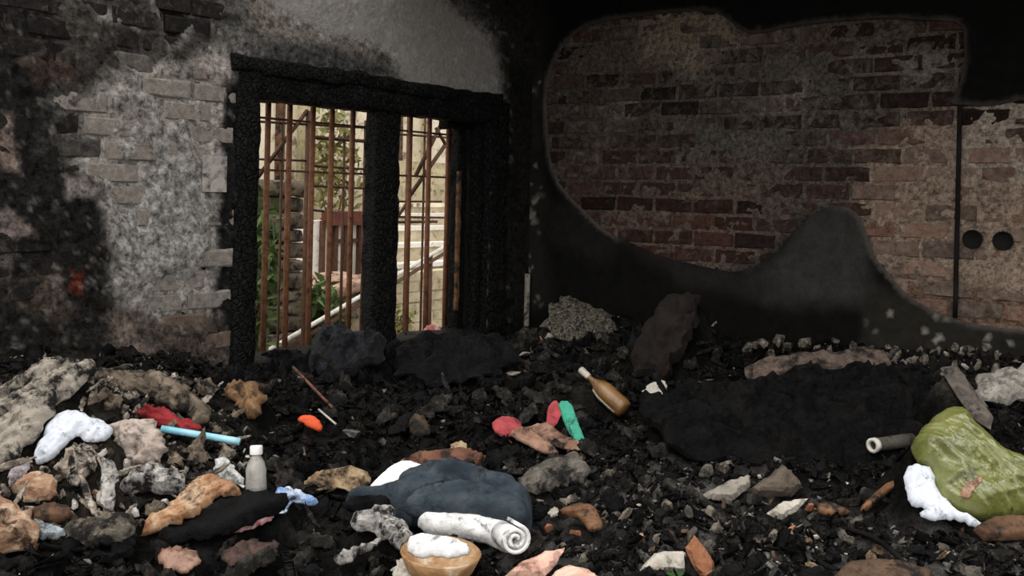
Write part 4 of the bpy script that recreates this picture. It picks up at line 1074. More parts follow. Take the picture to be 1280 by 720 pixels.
lump('rolled_sheet', 'white cloth rolled into a spiral at one end against the jeans', 'rolled cloth',
     [(518, 656), (531, 640), (552, 646), (582, 643), (622, 650), (640, 656), (640, 690), (628, 690), (600, 676), (560, 672), (533, 667)], WH, 40, 0.06, 0.6, 0.008, 22, -6, 5, n=56, lift=0.04, tat=0.06, crum=0.06)
lump('grey_rag', 'torn grey and tan rag strip in front of the jeans', 'rag',
     [(410, 702), (436, 690), (467, 678), (474, 668), (450, 664), (437, 646), (456, 643), (483, 632), (493, 648), (516, 664), (512, 676), (498, 688), (482, 672), (464, 686), (434, 705)], GRAG, 38, 0.02, 0.5, 0.02, 30, 30, 3, lift=0.02, n=22, facet=True, crum=0.28)
lump('pale_strip', 'pale crumpled strip beside the tan bowl', 'strip',
     [(490, 722), (494, 702), (503, 697), (514, 708), (524, 726), (505, 730)], PALE, 45, 0.02, 0.5, 0.008, 40, lift=0.03)
lump('broken_tile', 'long salmon broken tile shard beside the rolled white cloth', 'tile shard',
     [(628, 722), (652, 702), (676, 693), (706, 685), (694, 708), (678, 724)], SALMON, 32, 0.015, 0.2, 0.005, 20, 20, 4, lift=0.03, smooth_it=False, n=15, facet=True)
lump('broken_tile', 'flat salmon tile shard with a rounded top edge', 'tile shard',
     [(684, 728), (694, 714), (712, 706), (735, 712), (752, 724), (740, 732)], SALMON, 36, 0.015, 0.2, 0.005, 20, lift=0.03, smooth_it=False, n=15, facet=True)
lump('curled_shell', 'curled brown melted shell on the ash', 'broken shell',
     [(698, 637), (720, 628), (742, 632), (750, 646), (755, 660), (738, 667), (728, 650), (704, 644)], LEAFB, 46, 0.03, 0.6, 0.008, 26, crum=0.05, tat=0.05)
lump('pink_flake', 'small pinkish flake beside the curled brown shell', 'flake', [(683, 640), (697, 632), (699, 642), (690, 648)], PALE, 45, 0.008, 0.5)
# slippers / bottle / card near the middle
sl = lump('red_slipper', 'faded red slipper with a tan sole on the black ash', 'slipper',
     [(634, 541), (655, 531), (672, 543), (699, 562), (696, 571), (676, 566), (650, 552)], TANW, 38, 0.014, 0.3, 0.003, 20, -30, 4, lift=0.03, tat=0.05, crum=0.05)
lump('toe_pad', '', '', [(613, 532), (622, 522), (640, 520), (652, 528), (654, 540), (640, 547), (622, 545)], REDP, 42, 0.03, 0.8, 0.003, 30, parent=sl, lift=0.035, tat=0.03, crum=0.05)
gs = lump('green_slipper', 'red and green felt slipper standing on a tan board', 'slipper',
     [(697, 501), (713, 501), (720, 520), (730, 546), (735, 560), (724, 556), (711, 543), (702, 521)], GREENP, 62, 0.012, 0.3, 0.002, 20, lift=0.025, tat=0.04, crum=0.05)
lump('red_side', '', '', [(682, 528), (685, 510), (690, 501), (698, 501), (703, 521), (708, 540), (696, 545), (684, 538)], REDP, 62, 0.012, 0.3, 0.002, 20, parent=gs, lift=0.03, tat=0.04, crum=0.05)
lump('tan_board', 'tan splintered board under the green and red slipper', 'board',
     [(655, 535), (684, 528), (705, 545), (733, 555), (735, 566), (700, 560), (672, 548)], TANW, 28, 0.012, 0.3, 0.008, 34, -25, 5, smooth_it=False, n=15, facet=True)
lump('white_card', 'torn white card piece beside the amber bottle', 'card',
     [(796, 492), (814, 478), (832, 475), (834, 490), (822, 501)], PALE, 50, 0.008, 0.3, 0.006, 20, lift=0.01, n=15, facet=True)
lump('white_card', 'dirty grey card strip at the edge of the burnt mattress', 'card',
     [(834, 491), (857, 481), (880, 475), (878, 484), (856, 493)], TANBOARD, 40, 0.006, 0.3, 0.006, 20, lift=0.01, n=15, facet=True)
# right hand side
lump('pale_plaster_lump', 'pale grey plaster lump at the foot of the brick wall', 'plaster lump',
     [(1212, 484), (1230, 466), (1256, 457), (1300, 448), (1310, 486), (1263, 506), (1242, 512), (1220, 502)], ROCK, 48, 0.07, 0.7, rough=0.02, n=22, facet=True)
lump('leaning_plank', 'grey wooden plank leaning towards the green plastic bag', 'plank',
     [(1175, 460), (1195, 456), (1216, 484), (1242, 522), (1238, 538), (1216, 522), (1186, 480)], PLANK, 46, 0.018, 0.15, 0.003, 30, 60, 8, smooth_it=False, lift=0.02, jit=0.02, n=15, facet=True)
lump('brown_clod', 'dark brown clod between the plank and the green bag', 'clod',
     [(1160, 522), (1178, 500), (1192, 500), (1204, 516), (1190, 530), (1168, 534)], RUBBLE, 45, 0.04, 0.8, rough=0.02, n=15, facet=True)
bag = lump('green_plastic_bag', 'olive green shiny plastic bag crumpled full on the debris', 'plastic bag',
     [(1138, 550), (1152, 536), (1173, 519), (1195, 512), (1210, 524), (1224, 540), (1246, 564), (1268, 572), (1300, 588), (1312, 630), (1285, 648), (1247, 654), (1216, 650), (1194, 642), (1176, 630), (1165, 606), (1160, 586), (1145, 574)],
     BAGM, 50, 0.15, 0.8, 0.018, 34, -52, 9, n=90, crease=0.005, crum=0.26, tat=0.04)
from mathutils.bvhtree import BVHTree
_bb = BVHTree.FromPolygons([bag.matrix_basis @ v.co for v in bag.data.vertices], [tuple(p.vertices) for p in bag.data.polygons])
tp = resample(chaikin(np.array([(1199, 620), (1206, 606), (1222, 596), (1231, 598), (1216, 612), (1212, 624)], float)), 1.5)
tg = [(x_, y_) for x_ in np.arange(1199, 1232, 2.0) for y_ in np.arange(596, 625, 2.0)]
tg = np.array(tg); tg = tg[sdf_poly(tg, tp) > 0.8]
tv, _, tf, *_q = delaunay_2d_cdt([Vector(q) for q in np.vstack([tp, tg])], [(i_, (i_ + 1) % len(tp)) for i_ in range(len(tp))], [], 1, 1e-6)
V = []
for q in tv:
    h_, n_, _i, _d = _bb.ray_cast(Vector((0, 0, CZ)), Vector(ray(q[0], q[1])).normalized())
    V.append(np.array(h_) + np.array(n_) * 0.002)
tr_ = link('tear', mesh('tear', V, [tuple(f) for f in tf]), cloth('rusty_tear', (0.3, 0.12, 0.06), (0.5, 0.32, 0.24), 26, 0.7, 0.1), bag)
fix_normals(tr_.data); md = tr_.modifiers.new('thick', 'SOLIDIFY'); md.thickness = 0.003; md.offset = 0
lump('white_rag', 'white rag trailing out from under the green plastic bag', 'rag',
     [(1130, 585), (1148, 580), (1165, 588), (1173, 617), (1190, 636), (1216, 648), (1238, 662), (1228, 666), (1199, 650), (1166, 650), (1148, 645), (1160, 634), (1134, 632)], WHB, 45, 0.03, 0.6, 0.007, 30, 70, 5, n=60, lift=0.025, tat=0.08, crum=0.08)
lump('white_chip', 'small white splinter beside the white rag', 'splinter', [(1121, 634), (1131, 634), (1147, 652), (1136, 654)], WH2, 40, 0.012, 0.4, lift=0.01)
lump('curved_board', 'curved scorched brown board beside the white rag', 'board',
     [(1073, 637), (1088, 620), (1114, 600), (1132, 598), (1124, 608), (1101, 622), (1082, 641)], LEAFB, 42, 0.02, 0.6, 0.004, 20, 40, 5, lift=0.01, crum=0.05, tat=0.05)
lump('brown_wood', 'short brown wood end lying on the ash', 'wood piece',
     [(1020, 632), (1034, 625), (1053, 634), (1068, 644), (1026, 645)], LEAFB, 44, 0.02, 0.6, 0.004, 20, crum=0.05, tat=0.05)
lump('brown_stone', 'angular brown stone among the ash', 'stone',
     [(936, 612), (965, 592), (978, 581), (990, 590), (1003, 610), (990, 620), (946, 621)], STONE_B, 55, 0.05, 0.8, rough=0.008, smooth_it=False, n=15, facet=True)
lump('tan_board_end', 'grey tan board end lying against the brown stone', 'board',
     [(878, 618), (913, 600), (937, 595), (938, 608), (917, 625), (887, 625)], TANBOARD, 40, 0.02, 0.3, 0.004, 20, smooth_it=False, n=15, facet=True)
lump('plaster_chip', 'pale plaster chip in front of the brown stone', 'plaster chip',
     [(958, 642), (977, 628), (1010, 623), (997, 638), (977, 650)], PALE, 38, 0.02, 0.3, rough=0.006, smooth_it=False, n=15, facet=True)
lump('tile_shard', 'upright orange-brown tile shard beside the pale block', 'tile shard',
     [(857, 684), (868, 669), (879, 682), (893, 702), (893, 728), (878, 724), (864, 703)], ORANGEB, 66, 0.02, 0.4, 0.003, 20, smooth_it=False, n=15, facet=True)
pb = lump('pale_block', 'pale mottled concrete block with a green painted underside', 'block',
     [(796, 716), (818, 692), (856, 690), (857, 717), (816, 722)], PALE, 52, 0.04, 0.4, rough=0.008, smooth_it=False, n=15, facet=True)
lump('green_edge', '', '', [(812, 722), (826, 716), (857, 715), (858, 728), (812, 730)], plain('green_paint', (0.03, 0.10, 0.02), 0.6, soot=0.1), 52, 0.02, 0.4, parent=pb, raise_=False)
lump('scorched_plank', 'scorched brown plank lying flat on the grit', 'plank',
     [(1040, 722), (1062, 704), (1120, 702), (1165, 716), (1160, 735), (1050, 735)], cloth('scorched_plank', (0.05, 0.03, 0.02), (0.13, 0.08, 0.05), 20, 0.85, 0.3), 26, 0.02, 0.3, 0.004, 20, smooth_it=False)
lump('scorched_plank', 'dark charred plank end sticking out of the grit below the green bag', 'plank',
     [(1216, 662), (1238, 650), (1300, 648), (1300, 674), (1230, 676)], DBROWN, 34, 0.025, 0.3, 0.006, 20, smooth_it=False)

# ---- bottle, tube, pipe, bowl, sticks: turned and tubular things
CLEAR = cloth('cloudy_clear_plastic', (0.40, 0.38, 0.34), (0.62, 0.60, 0.56), 18, 0.3, 0.2, (0.2, 0.18, 0.15), spec=0.6, trans=0.35)
WCAP = plain('white_cap', (0.82, 0.81, 0.78), 0.9, soot=0.05)
b0 = hit(320, 614); sc = b0[1] / F
bt = empty('plastic_bottle', b0, 'cloudy clear plastic bottle with white cap standing in the heap', 'bottle')
ax = np.array([-0.06, 0.18, 1.0]); hb = 50 * sc
lathe('body', [(0.0005, 0), (13 * sc, 0.002), (13.5 * sc, hb * 0.2), (12.5 * sc, hb * 0.45), (13 * sc, hb * 0.6), (10 * sc, hb * 0.8), (6 * sc, hb * 0.93), (6 * sc, hb)], b0 - np.array([0, 0, 0.01]), ax, CLEAR, bt, 20)
lathe('cap', [(7.5 * sc, hb * 0.97), (8 * sc, hb * 1.0), (8 * sc, hb * 1.16), (7 * sc, hb * 1.2), (0.0005, hb * 1.2)], b0 - np.array([0, 0, 0.01]), ax, WCAP, bt, 20)
def stick(name, label, cat, p, r, mat, lift=(0.02, 0.02), k=8, bend=0.0, group=None, parent=None):
    P_ = [hit(*q) + np.array([0, 0, l]) for q, l in zip(p, lift)]
    if P_[1][1] > P_[0][1] + 0.15: P_[1] = at_depth(*p[1], P_[0][1] + 0.15)
    pts = [P_[0] + (P_[1] - P_[0]) * t + np.array([0, 0, bend * math.sin(math.pi * t)]) for t in np.linspace(0, 1, 8)]
    o = rod(name, pts, r, mat, parent, k, loc=P_[0] if parent is None else None)
    if parent is None: thing(o, label, cat, group)
    return o
def stick_d(name, label, cat, p0, p1, r, mat, k=8, bend=0.0, group=None):
    pts = [p0 + (p1 - p0) * t + np.array([0, 0, bend * math.sin(math.pi * t)]) for t in np.linspace(0, 1, 8)]
    o = rod(name, pts, r, mat, None, k, loc=p0); thing(o, label, cat, group); return o
q0, q1 = hit(203, 548), hit(300, 562)
d0 = (q0[1] + q1[1]) / 2 - 0.06
stick_d('blue_tube', 'pale blue plastic tube lying on the left heap', 'tube', at_depth(202, 536, d0), at_depth(300, 552, d0), 4.6 * d0 / F, BLUE, 12)
# pvc pipe
pe = hit(1092, 588); dd = pe[1] + 0.042
pp_ = empty('drain_pipe', pe, 'dirty grey pipe with a white rimmed open end', 'pipe')
e0 = at_depth(1091, 557, dd); ax = np.array([0.86, 0.51, 0.0]); ax /= np.linalg.norm(ax); rr = 9.5 * dd / F
PIPE = cloth('dirty_pipe', (0.05, 0.05, 0.04), (0.13, 0.125, 0.10), 16, 0.6, 0.2)
lathe('tube', [(rr * 0.62, 0.05), (rr * 0.62, 0.0), (rr * 0.86, 0.0), (rr * 0.9, 0.01), (rr * 0.9, 0.19), (rr * 0.62, 0.19), (rr * 0.62, 0.05)], e0, ax, PIPE, pp_, 24)
lathe('rim', [(rr * 0.6, 0.008), (rr * 0.6, -0.004), (rr * 0.98, -0.004), (rr * 1.0, 0.014), (rr * 0.9, 0.016)], e0, ax, cloth('pipe_rim', (0.45, 0.42, 0.38), (0.7, 0.67, 0.62), 20, 0.6, 0.1), pp_, 24)
# tan bowl
bc = at_depth(551, 690, hit(551, 726)[1] - 0.02); sc = bc[1] / F
bw_ = empty('tan_bowl', hit(551, 740), 'tan and white bowl tipped towards the open room', 'bowl')
ax = np.array([0.05, -0.05, 1.0]); Rb = 51 * sc
BOWL = cloth('tan_glazed_bowl', (0.16, 0.07, 0.025), (0.42, 0.24, 0.11), 12, 0.45, 0.1, (0.15, 0.06, 0.02), c3=(0.72, 0.62, 0.48), spec=0.5)
lathe('shell', [(0.001, -Rb * 0.75), (Rb * 0.45, -Rb * 0.72), (Rb * 0.8, -Rb * 0.45), (Rb, 0), (Rb * 0.96, 0.004), (Rb * 0.76, -Rb * 0.40), (Rb * 0.42, -Rb * 0.62), (0.001, -Rb * 0.65)], bc, ax, BOWL, bw_, 32)
lump('white_towel', 'white cloth flap lying over the rim of the tan bowl', 'cloth',
     [(506, 686), (515, 667), (542, 668), (582, 677), (590, 692), (566, 698), (545, 694), (524, 700)], WH, 38, 0.02, 0.5, 0.008, 20, -10, 4, crum=0.08, tat=0.06, raise_=False, sheet=True, p0=at_depth(548, 699, bc[1] - 0.085))
# amber bottle lying head up the slope
p_b = hit(780, 522); dd = p_b[1]
ab = empty('amber_bottle', p_b, 'amber brown bottle with pale torn label lying on the black debris', 'bottle')
AMB = cloth('amber_glass', (0.10, 0.045, 0.012), (0.24, 0.13, 0.045), 16, 0.3, 0.18, (0.05, 0.025, 0.012), spec=0.6)
e0 = at_depth(782, 514, dd - 0.02); e1 = at_depth(725, 461, dd + 0.10)
ax = e1 - e0; Lb = np.linalg.norm(ax); sc = dd / F
lathe('body', [(0.0005, 0), (11 * sc, 0.003), (12.5 * sc, Lb * 0.08), (12.5 * sc, Lb * 0.46), (10 * sc, Lb * 0.58), (5 * sc, Lb * 0.68), (3.8 * sc, Lb * 0.74), (3.8 * sc, Lb * 0.94)], e0, ax, AMB, ab, 20)
lathe('neck_foil', [(4.2 * sc, Lb * 0.80), (4.4 * sc, Lb * 0.84), (4.6 * sc, Lb * 0.98), (3 * sc, Lb), (0.0005, Lb)], e0, ax, PALE, ab, 16)
nn = ax / Lb
sidev = np.cross(nn, np.array([0, 1.0, 0])); sidev /= np.linalg.norm(sidev)
if sidev[0] > 0: sidev = -sidev
lab = []; labf = []
for i, t in enumerate(np.linspace(0.1, 0.6, 8)):
    for j, th in enumerate(np.linspace(-0.5, 0.75, 6)):
        rad = (12.9 if t < 0.46 else 12.9 - (t - 0.46) * 22) * sc
        other = np.cross(sidev, nn); other = other if other[1] < 0 else -other
        lab.append(e0 + ax * t + rad * (math.cos(th) * sidev + math.sin(th) * other))
for i in range(7):
    for j in range(5): labf.append((i * 6 + j, i * 6 + j + 1, (i + 1) * 6 + j + 1, (i + 1) * 6 + j))
lo = link('label', mesh('label', lab, labf), PALE, ab); lo.modifiers.new('thick', 'SOLIDIFY').thickness = 0.001
RAISE.append((np.array([e0[:2] + (-0.05, -0.02), e0[:2] + (0.06, -0.02), e1[:2] + (0.06, 0), e1[:2] + (-0.05, 0)]), e0 - np.array([0, 0, 0.03]), np.array([0, -(e1[2] - e0[2]), e1[1] - e0[1]]) / np.hypot(e1[2] - e0[2], e1[1] - e0[1])))
# spiral end of the rolled white cloth
dd = hit(640, 700)[1] - 0.06
ce_ = at_depth(643, 674, dd); sc = dd / F
V, Fc = [], []
n_ = 46
axd = np.array([0.35, -0.92, 0.1]); axd /= np.linalg.norm(axd); su = np.array([0.93, 0.36, 0.0]); sv = np.cross(axd, su); sv /= np.linalg.norm(sv)
if sv[2] < 0: sv = -sv
for i in range(n_):
    t = i / (n_ - 1); th = 2 * math.pi * 2.2 * t; r_ = (4 + 15 * t) * sc
    for s_ in (0.0, -0.10): V.append(ce_ + su * math.cos(th) * r_ + sv * math.sin(th) * r_ * 0.95 + axd * (0.012 + s_))
for i in range(n_ - 1): Fc.append((2 * i, 2 * i + 2, 2 * i + 3, 2 * i + 1))
rs = bpy.data.objects['rolled_sheet']
so = link('roll_end', mesh('roll_end', V, Fc), WH, rs); md = so.modifiers.new('thick', 'SOLIDIFY'); md.thickness = 0.010; md.offset = 0

# thin sticks, wires and splinters one can pick out
stick('burnt_stick', 'thin dark brown stick slanting below the charred garment', 'stick', [(366, 474), (419, 520)], 0.006, REDB, (0.05, 0.02))
stick('burnt_stick', 'short dark brown stick behind the brown cushion scrap', 'stick', [(331, 492), (346, 480)], 0.006, REDB, (0.03, 0.03))
stick('bent_wire', 'thin pale wire curling out beside the torn white card', 'wire', [(820, 505), (806, 526)], 0.004, TANBOARD, (0.02, 0.01), 6, 0.02)
stick('bent_wire', 'dark cable curving over the grit near the scorched plank', 'cable', [(1060, 668), (1136, 716)], 0.007, M['soot'], (0.015, 0.015), 8, 0.02)
stick('pale_stick', 'pale thin stick lying on black debris beside the charred bundle', 'stick', [(602, 455), (626, 436)], 0.006, TANBOARD, (0.03, 0.03))
stick('white_stick', 'thin white stick beside the orange plastic piece', 'stick', [(398, 522), (420, 534)], 0.004, PALE, (0.03, 0.01))
cs0 = W(0.05, 0.03, on_left(652, 392)[1]); cs1 = W(0.05, 0.03, on_left(653, 342)[1])
stick_d('corner_batten', 'pale upright batten stub left in the corner of the walls', 'batten', cs0 - np.array([0, 0, 0.15]), cs1, 0.018, TANBOARD, 6)
LM = [(90, 540, 'white crumpled cloth'), (175, 550, 'pinkish grey padding lump'), (250, 545, 'pale blue tube'), (320, 590, 'cloudy clear bottle'), (300, 500, 'brown cushion scrap'), (385, 528, 'orange-red plastic piece'),
      (430, 440, 'charred garment on the sill'), (245, 630, 'singed tan plastic sheet'), (290, 650, 'black charred garment'), (40, 610, 'curled tan paper'), (50, 490, 'burnt grey sheet'), (190, 480, 'singed brown cloth'),
      (60, 662, 'blue-grey rag'), (222, 698, 'glossy brown plastic piece'), (415, 600, 'scorched cardboard'), (560, 620, 'blue jeans'), (550, 690, 'tan bowl'), (665, 705, 'salmon tile shards'), (640, 675, 'rolled white cloth'),
      (725, 645, 'curled brown shell'), (690, 592, 'grey rubble clod'), (640, 540, 'red slipper'), (715, 530, 'green and red slipper'), (755, 490, 'amber bottle'), (560, 450, 'black charred bundle'), (720, 395, 'pale ash heap'),
      (835, 420, 'charred chair back'), (820, 490, 'torn white card'), (1000, 530, 'burnt black mattress'), (1020, 455, 'brown broken slab'), (970, 605, 'angular brown stone'), (908, 612, 'grey tan board end'), (1040, 635, 'short brown wood end'),
      (1100, 620, 'curved brown board'), (1091, 557, 'white rimmed pipe'), (1150, 610, 'trailing white rag'), (1210, 590, 'green plastic bag'), (1205, 495, 'leaning grey plank'), (1250, 480, 'pale plaster lump'), (875, 698, 'orange-brown tile shard'),
      (830, 705, 'pale concrete block'), (1100, 715, 'scorched brown plank'), (550, 575, 'red-brown burnt board'), (350, 692, 'dull red-brown plastic piece'), (340, 455, 'window jamb')]
def near_label(px, py, base):
    return base + ' near the ' + min(LM, key=lambda q: (q[0] - px) ** 2 + ((q[1] - py) * 1.6) ** 2)[2]
lump('red_cloth_tab', 'small pink-red cloth tab on the window sill', 'cloth', [(524, 420), (530, 408), (548, 406), (552, 414), (544, 422)], cloth('pink_tab', (0.5, 0.1, 0.1), (0.75, 0.42, 0.4), 20, 0.8, 0.05), 60, 0.015, 0.7, raise_=False, p0=W(on_left(540, 421, -0.13)[0], -0.13, on_left(540, 421, -0.13)[1]))

lump('sill_drift', 'black drift of burnt debris on the window sill beside the wall jamb', 'debris drift', [(312, 470), (324, 446), (345, 436), (368, 440), (388, 448), (396, 468), (360, 476)], BLACKCL, 40, 0.05, 0.7, 0.03, 30, n=26, crum=0.4, facet=True, raise_=False, p0=W(on_left(352, 466, 0.02)[0], 0.02, on_left(352, 466, 0.02)[1]))
lump('sill_drift', 'black drift of burnt debris on the window sill beside the mullion', 'debris drift', [(478, 448), (490, 428), (515, 421), (545, 424), (580, 418), (606, 424), (604, 444), (540, 450)], BLACKCL, 40, 0.05, 0.7, 0.03, 30, n=26, crum=0.4, facet=True, raise_=False, p0=W(on_left(540, 440, 0.02)[0], 0.02, on_left(540, 440, 0.02)[1]))
# tile left on the window wall
ta, tz = on_left(265, 217)
tl = boxes('wall_tile', [(W(ta, 0.018, tz), A3 * 0.056, B3 * 0.006, bz * 0.075)], cloth('sooty_tile', (0.24, 0.22, 0.20), (0.46, 0.43, 0.40), 14, 0.9, 0.25, (0.06, 0.055, 0.05)), wl)

# ------------------------------------------------------------------ the mound itself
xs = np.arange(-3.4, 3.7, 0.0145); ysg = np.arange(1.3, 6.15, 0.0145)
X, Y = np.meshgrid(xs, ysg); x, y = X.ravel(), Y.ravel()
da = (np.column_stack([x, y]) - CORNER) @ UL; db = (np.column_stack([x, y]) - CORNER) @ UR
ok = (da > -0.03) & (db > -0.03)
z = np.full(len(x), 0.3)
idx = np.where(ok)[0]
for i0 in range(0, len(idx), 20000):
    j = idx[i0:i0 + 20000]; z[j] = H0(x[j], y[j])
for poly, p, nrm in RAISE:
    lo_, hi_ = poly.min(0) - 0.3, poly.max(0) + 0.3
    j = np.where((x > lo_[0]) & (x < hi_[0]) & (y > lo_[1]) & (y < hi_[1]) & ok)[0]
    if len(j) == 0: continue
    s_ = sdf_poly(np.column_stack([x[j], y[j]]), poly)
    pz = p[2] - (nrm[0] * (x[j] - p[0]) + nrm[1] * (y[j] - p[1])) / max(nrm[2], 0.15)
    pzv = p[2] - (nrm[0] * (poly[:, 0] - p[0]) + nrm[1] * (poly[:, 1] - p[1])) / max(nrm[2], 0.15)
    pz = np.clip(pz, pzv.min(), pzv.max()) + np.minimum(s_ - 0.012, 0) * 1.8
    z[j] = np.maximum(z[j], pz - 0.006)
def rdg(u_, v_, z_): return 1 - np.abs(2 * vnoise(u_, v_, z_) - 1)
_wx = (fbm(x * 4, y * 4, 1.2, 2) - 0.5) * 0.5; _wy = (fbm(x * 4, y * 4, 5.2, 2) - 0.5) * 0.5
rel = (fbm(x * 3.2, y * 3.2, 0.2, 3) - 0.5) * 0.08 + (rdg((x + _wx) * 9, (y + _wy) * 9, 4.2) - 0.5) * 0.05 + (rdg((x - _wy) * 19, (y + _wx) * 19, 2.2) - 0.5) * 0.035 + (fbm(x * 38, y * 38, 7.2, 2) - 0.5) * 0.03
inS = np.zeros(len(x))
for poly, p, nrm in RAISE:
    lo_, hi_ = poly.min(0) - 0.08, poly.max(0) + 0.08
    j = np.where((x > lo_[0]) & (x < hi_[0]) & (y > lo_[1]) & (y < hi_[1]))[0]
    if len(j): inS[j] = np.maximum(inS[j], smooth(-0.06, 0.0, sdf_poly(np.column_stack([x[j], y[j]]), poly)))
rel = rel - 0.018
z = z + np.where(rel > 0, rel * (1 - 0.93 * inS), rel) - 0.012 * inS
rb_ = np.hypot(x - bc[0], y - bc[1])
z = np.where(rb_ < Rb * 1.02, np.minimum(z, bc[2] - Rb * (0.80 - 0.78 * np.clip(rb_ / Rb - 0.45, 0, 0.55) / 0.55) - 0.004), z)
inS = np.where(rb_ < Rb * 1.05, 1.0, inS)
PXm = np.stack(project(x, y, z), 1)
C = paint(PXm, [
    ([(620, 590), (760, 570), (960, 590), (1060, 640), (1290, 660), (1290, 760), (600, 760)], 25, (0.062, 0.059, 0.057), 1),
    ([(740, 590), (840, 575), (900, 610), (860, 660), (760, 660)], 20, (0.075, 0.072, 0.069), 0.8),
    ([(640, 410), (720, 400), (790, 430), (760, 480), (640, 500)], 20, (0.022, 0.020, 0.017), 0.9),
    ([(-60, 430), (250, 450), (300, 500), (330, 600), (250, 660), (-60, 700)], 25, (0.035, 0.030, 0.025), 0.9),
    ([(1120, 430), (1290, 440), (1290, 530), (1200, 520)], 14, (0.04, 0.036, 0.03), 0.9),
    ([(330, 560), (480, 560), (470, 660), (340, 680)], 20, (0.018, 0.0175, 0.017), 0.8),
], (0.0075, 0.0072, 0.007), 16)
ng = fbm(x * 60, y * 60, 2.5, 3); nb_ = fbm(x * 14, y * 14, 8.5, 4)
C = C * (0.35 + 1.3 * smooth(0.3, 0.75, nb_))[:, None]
I = np.arange(len(x)).reshape(X.shape)
okg = ok.reshape(X.shape)
kq = okg[:-1, :-1] & okg[1:, :-1] & okg[:-1, 1:] & okg[1:, 1:]
Fq = np.stack([I[:-1, :-1], I[:-1, 1:], I[1:, 1:], I[1:, :-1]], 2)[kq]
used = np.unique(Fq); mp = -np.ones(len(x), int); mp[used] = np.arange(len(used))
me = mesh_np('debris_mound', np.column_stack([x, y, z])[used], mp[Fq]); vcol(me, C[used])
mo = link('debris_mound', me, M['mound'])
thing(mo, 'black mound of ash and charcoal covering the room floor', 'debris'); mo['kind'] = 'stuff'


# ------------------------------------------------------------------ loose pieces rest on the finished mound and on nothing else's place
ZG, SG = z.reshape(X.shape), inS.reshape(X.shape)
def mound_z(px_, py_):
    fx_ = (px_ - xs[0]) / 0.0145; fy_ = (py_ - ysg[0]) / 0.0145
    i_ = np.clip(fx_.astype(int), 0, len(xs) - 2); j_ = np.clip(fy_.astype(int), 0, len(ysg) - 2)
    u_, v_ = np.clip(fx_ - i_, 0, 1), np.clip(fy_ - j_, 0, 1)
    return (ZG[j_, i_] * (1 - u_) + ZG[j_, i_ + 1] * u_) * (1 - v_) + (ZG[j_ + 1, i_] * (1 - u_) + ZG[j_ + 1, i_ + 1] * u_) * v_
def hit(px, py):
    """where the ray meets the finished mound, or the window sill; None on a bare wall"""
    d = ray(px, py); t = np.linspace(1.6, 6.6, 900)
    P_ = d[None, :2] * t[:, None] - CORNER[None]; la, lb = P_ @ UL, P_ @ UR
    g_ = CZ + d[2] * t - mound_z(d[0] * t, t)
    for i_ in range(len(t)):
        if la[i_] < 0.03: return None
        if lb[i_] < 0.03:
            if aRt + 0.05 < la[i_] < aL - 0.05 and d[2] < 0:
                tt = (ZS + 0.02 - CZ) / d[2]; q_ = d[:2] * tt - CORNER
                if -0.2 < q_ @ UR < 0.03 and aRt + 0.1 < q_ @ UL < aL - 0.1: return d * tt + np.array([0, 0, CZ])
            return None
        if g_[i_] < 0: return d * t[i_] + np.array([0, 0, CZ])
    return None
from mathutils.bvhtree import BVHTree
bpy.context.view_layer.update()
OCC = []
def bvh_of(o):
    mw = o.matrix_world if o.parent else Matrix.Translation(o.location)
    vv = [mw @ v_.co for v_ in o.data.vertices]
    A_ = np.array([tuple(q) for q in vv])
    return A_.min(0), A_.max(0), BVHTree.FromPolygons(vv, [tuple(p_.vertices) for p_ in o.data.polygons])
def taken(o):
    lo_, hi_, t_ = bvh_of(o)
    for l2, h2, t2 in OCC:
        if (lo_ < h2 + 0.002).all() and (l2 < hi_ + 0.002).all() and t_.overlap(t2): return True
    OCC.append((lo_, hi_, t_)); return False
def drop(o):
    me_ = o.data; bpy.data.objects.remove(o); bpy.data.meshes.remove(me_)
for o_ in list(bpy.data.objects):
    r_ = o_
    while r_.parent: r_ = r_.parent
    if o_.type == 'MESH' and r_.get('kind') not in ('stuff',) and o_.name.split('.')[0] not in ('brick', 'block', 'ground', 'floor', 'yard_ground', 'foliage') and len(o_.data.polygons): OCC.append(bvh_of(o_))

# pale loose rubble on the slab and around: separate stones
r2 = np.random.default_rng(21)
RPALE = cloth('dusty_plaster', (0.07, 0.06, 0.05), (0.28, 0.25, 0.2), 60, 0.95, 0.25, bump=0.8)
def rot_rand(r, flat=0.5):
    e = Matrix.Rotation(r.uniform(0, 6.28), 3, 'Z') @ Matrix.Rotation(r.normal(0, flat), 3, 'X') @ Matrix.Rotation(r.normal(0, flat), 3, 'Y')
    return np.array(e)
def piece(name, label, cat, px, py, w, h, mat, group, lift=0.01, flat=0.4, depthf=0.6):
    for try_ in range(60):
        jx, jy = (r2.normal(0, 1 + 1.2 * try_), r2.normal(0, 0.5 + 0.6 * try_)) if try_ else (0, 0)
        p = hit(px + jx, py + jy)
        if p is None: continue
        o = piece_at(name, p, w * 0.985 ** try_, h * 0.985 ** try_, mat, lift, flat, depthf)
        if not taken(o):
            thing(o, near_label(px + jx, py + jy, label), cat, group); return o
        drop(o)
    print('no room for', name, px, py)
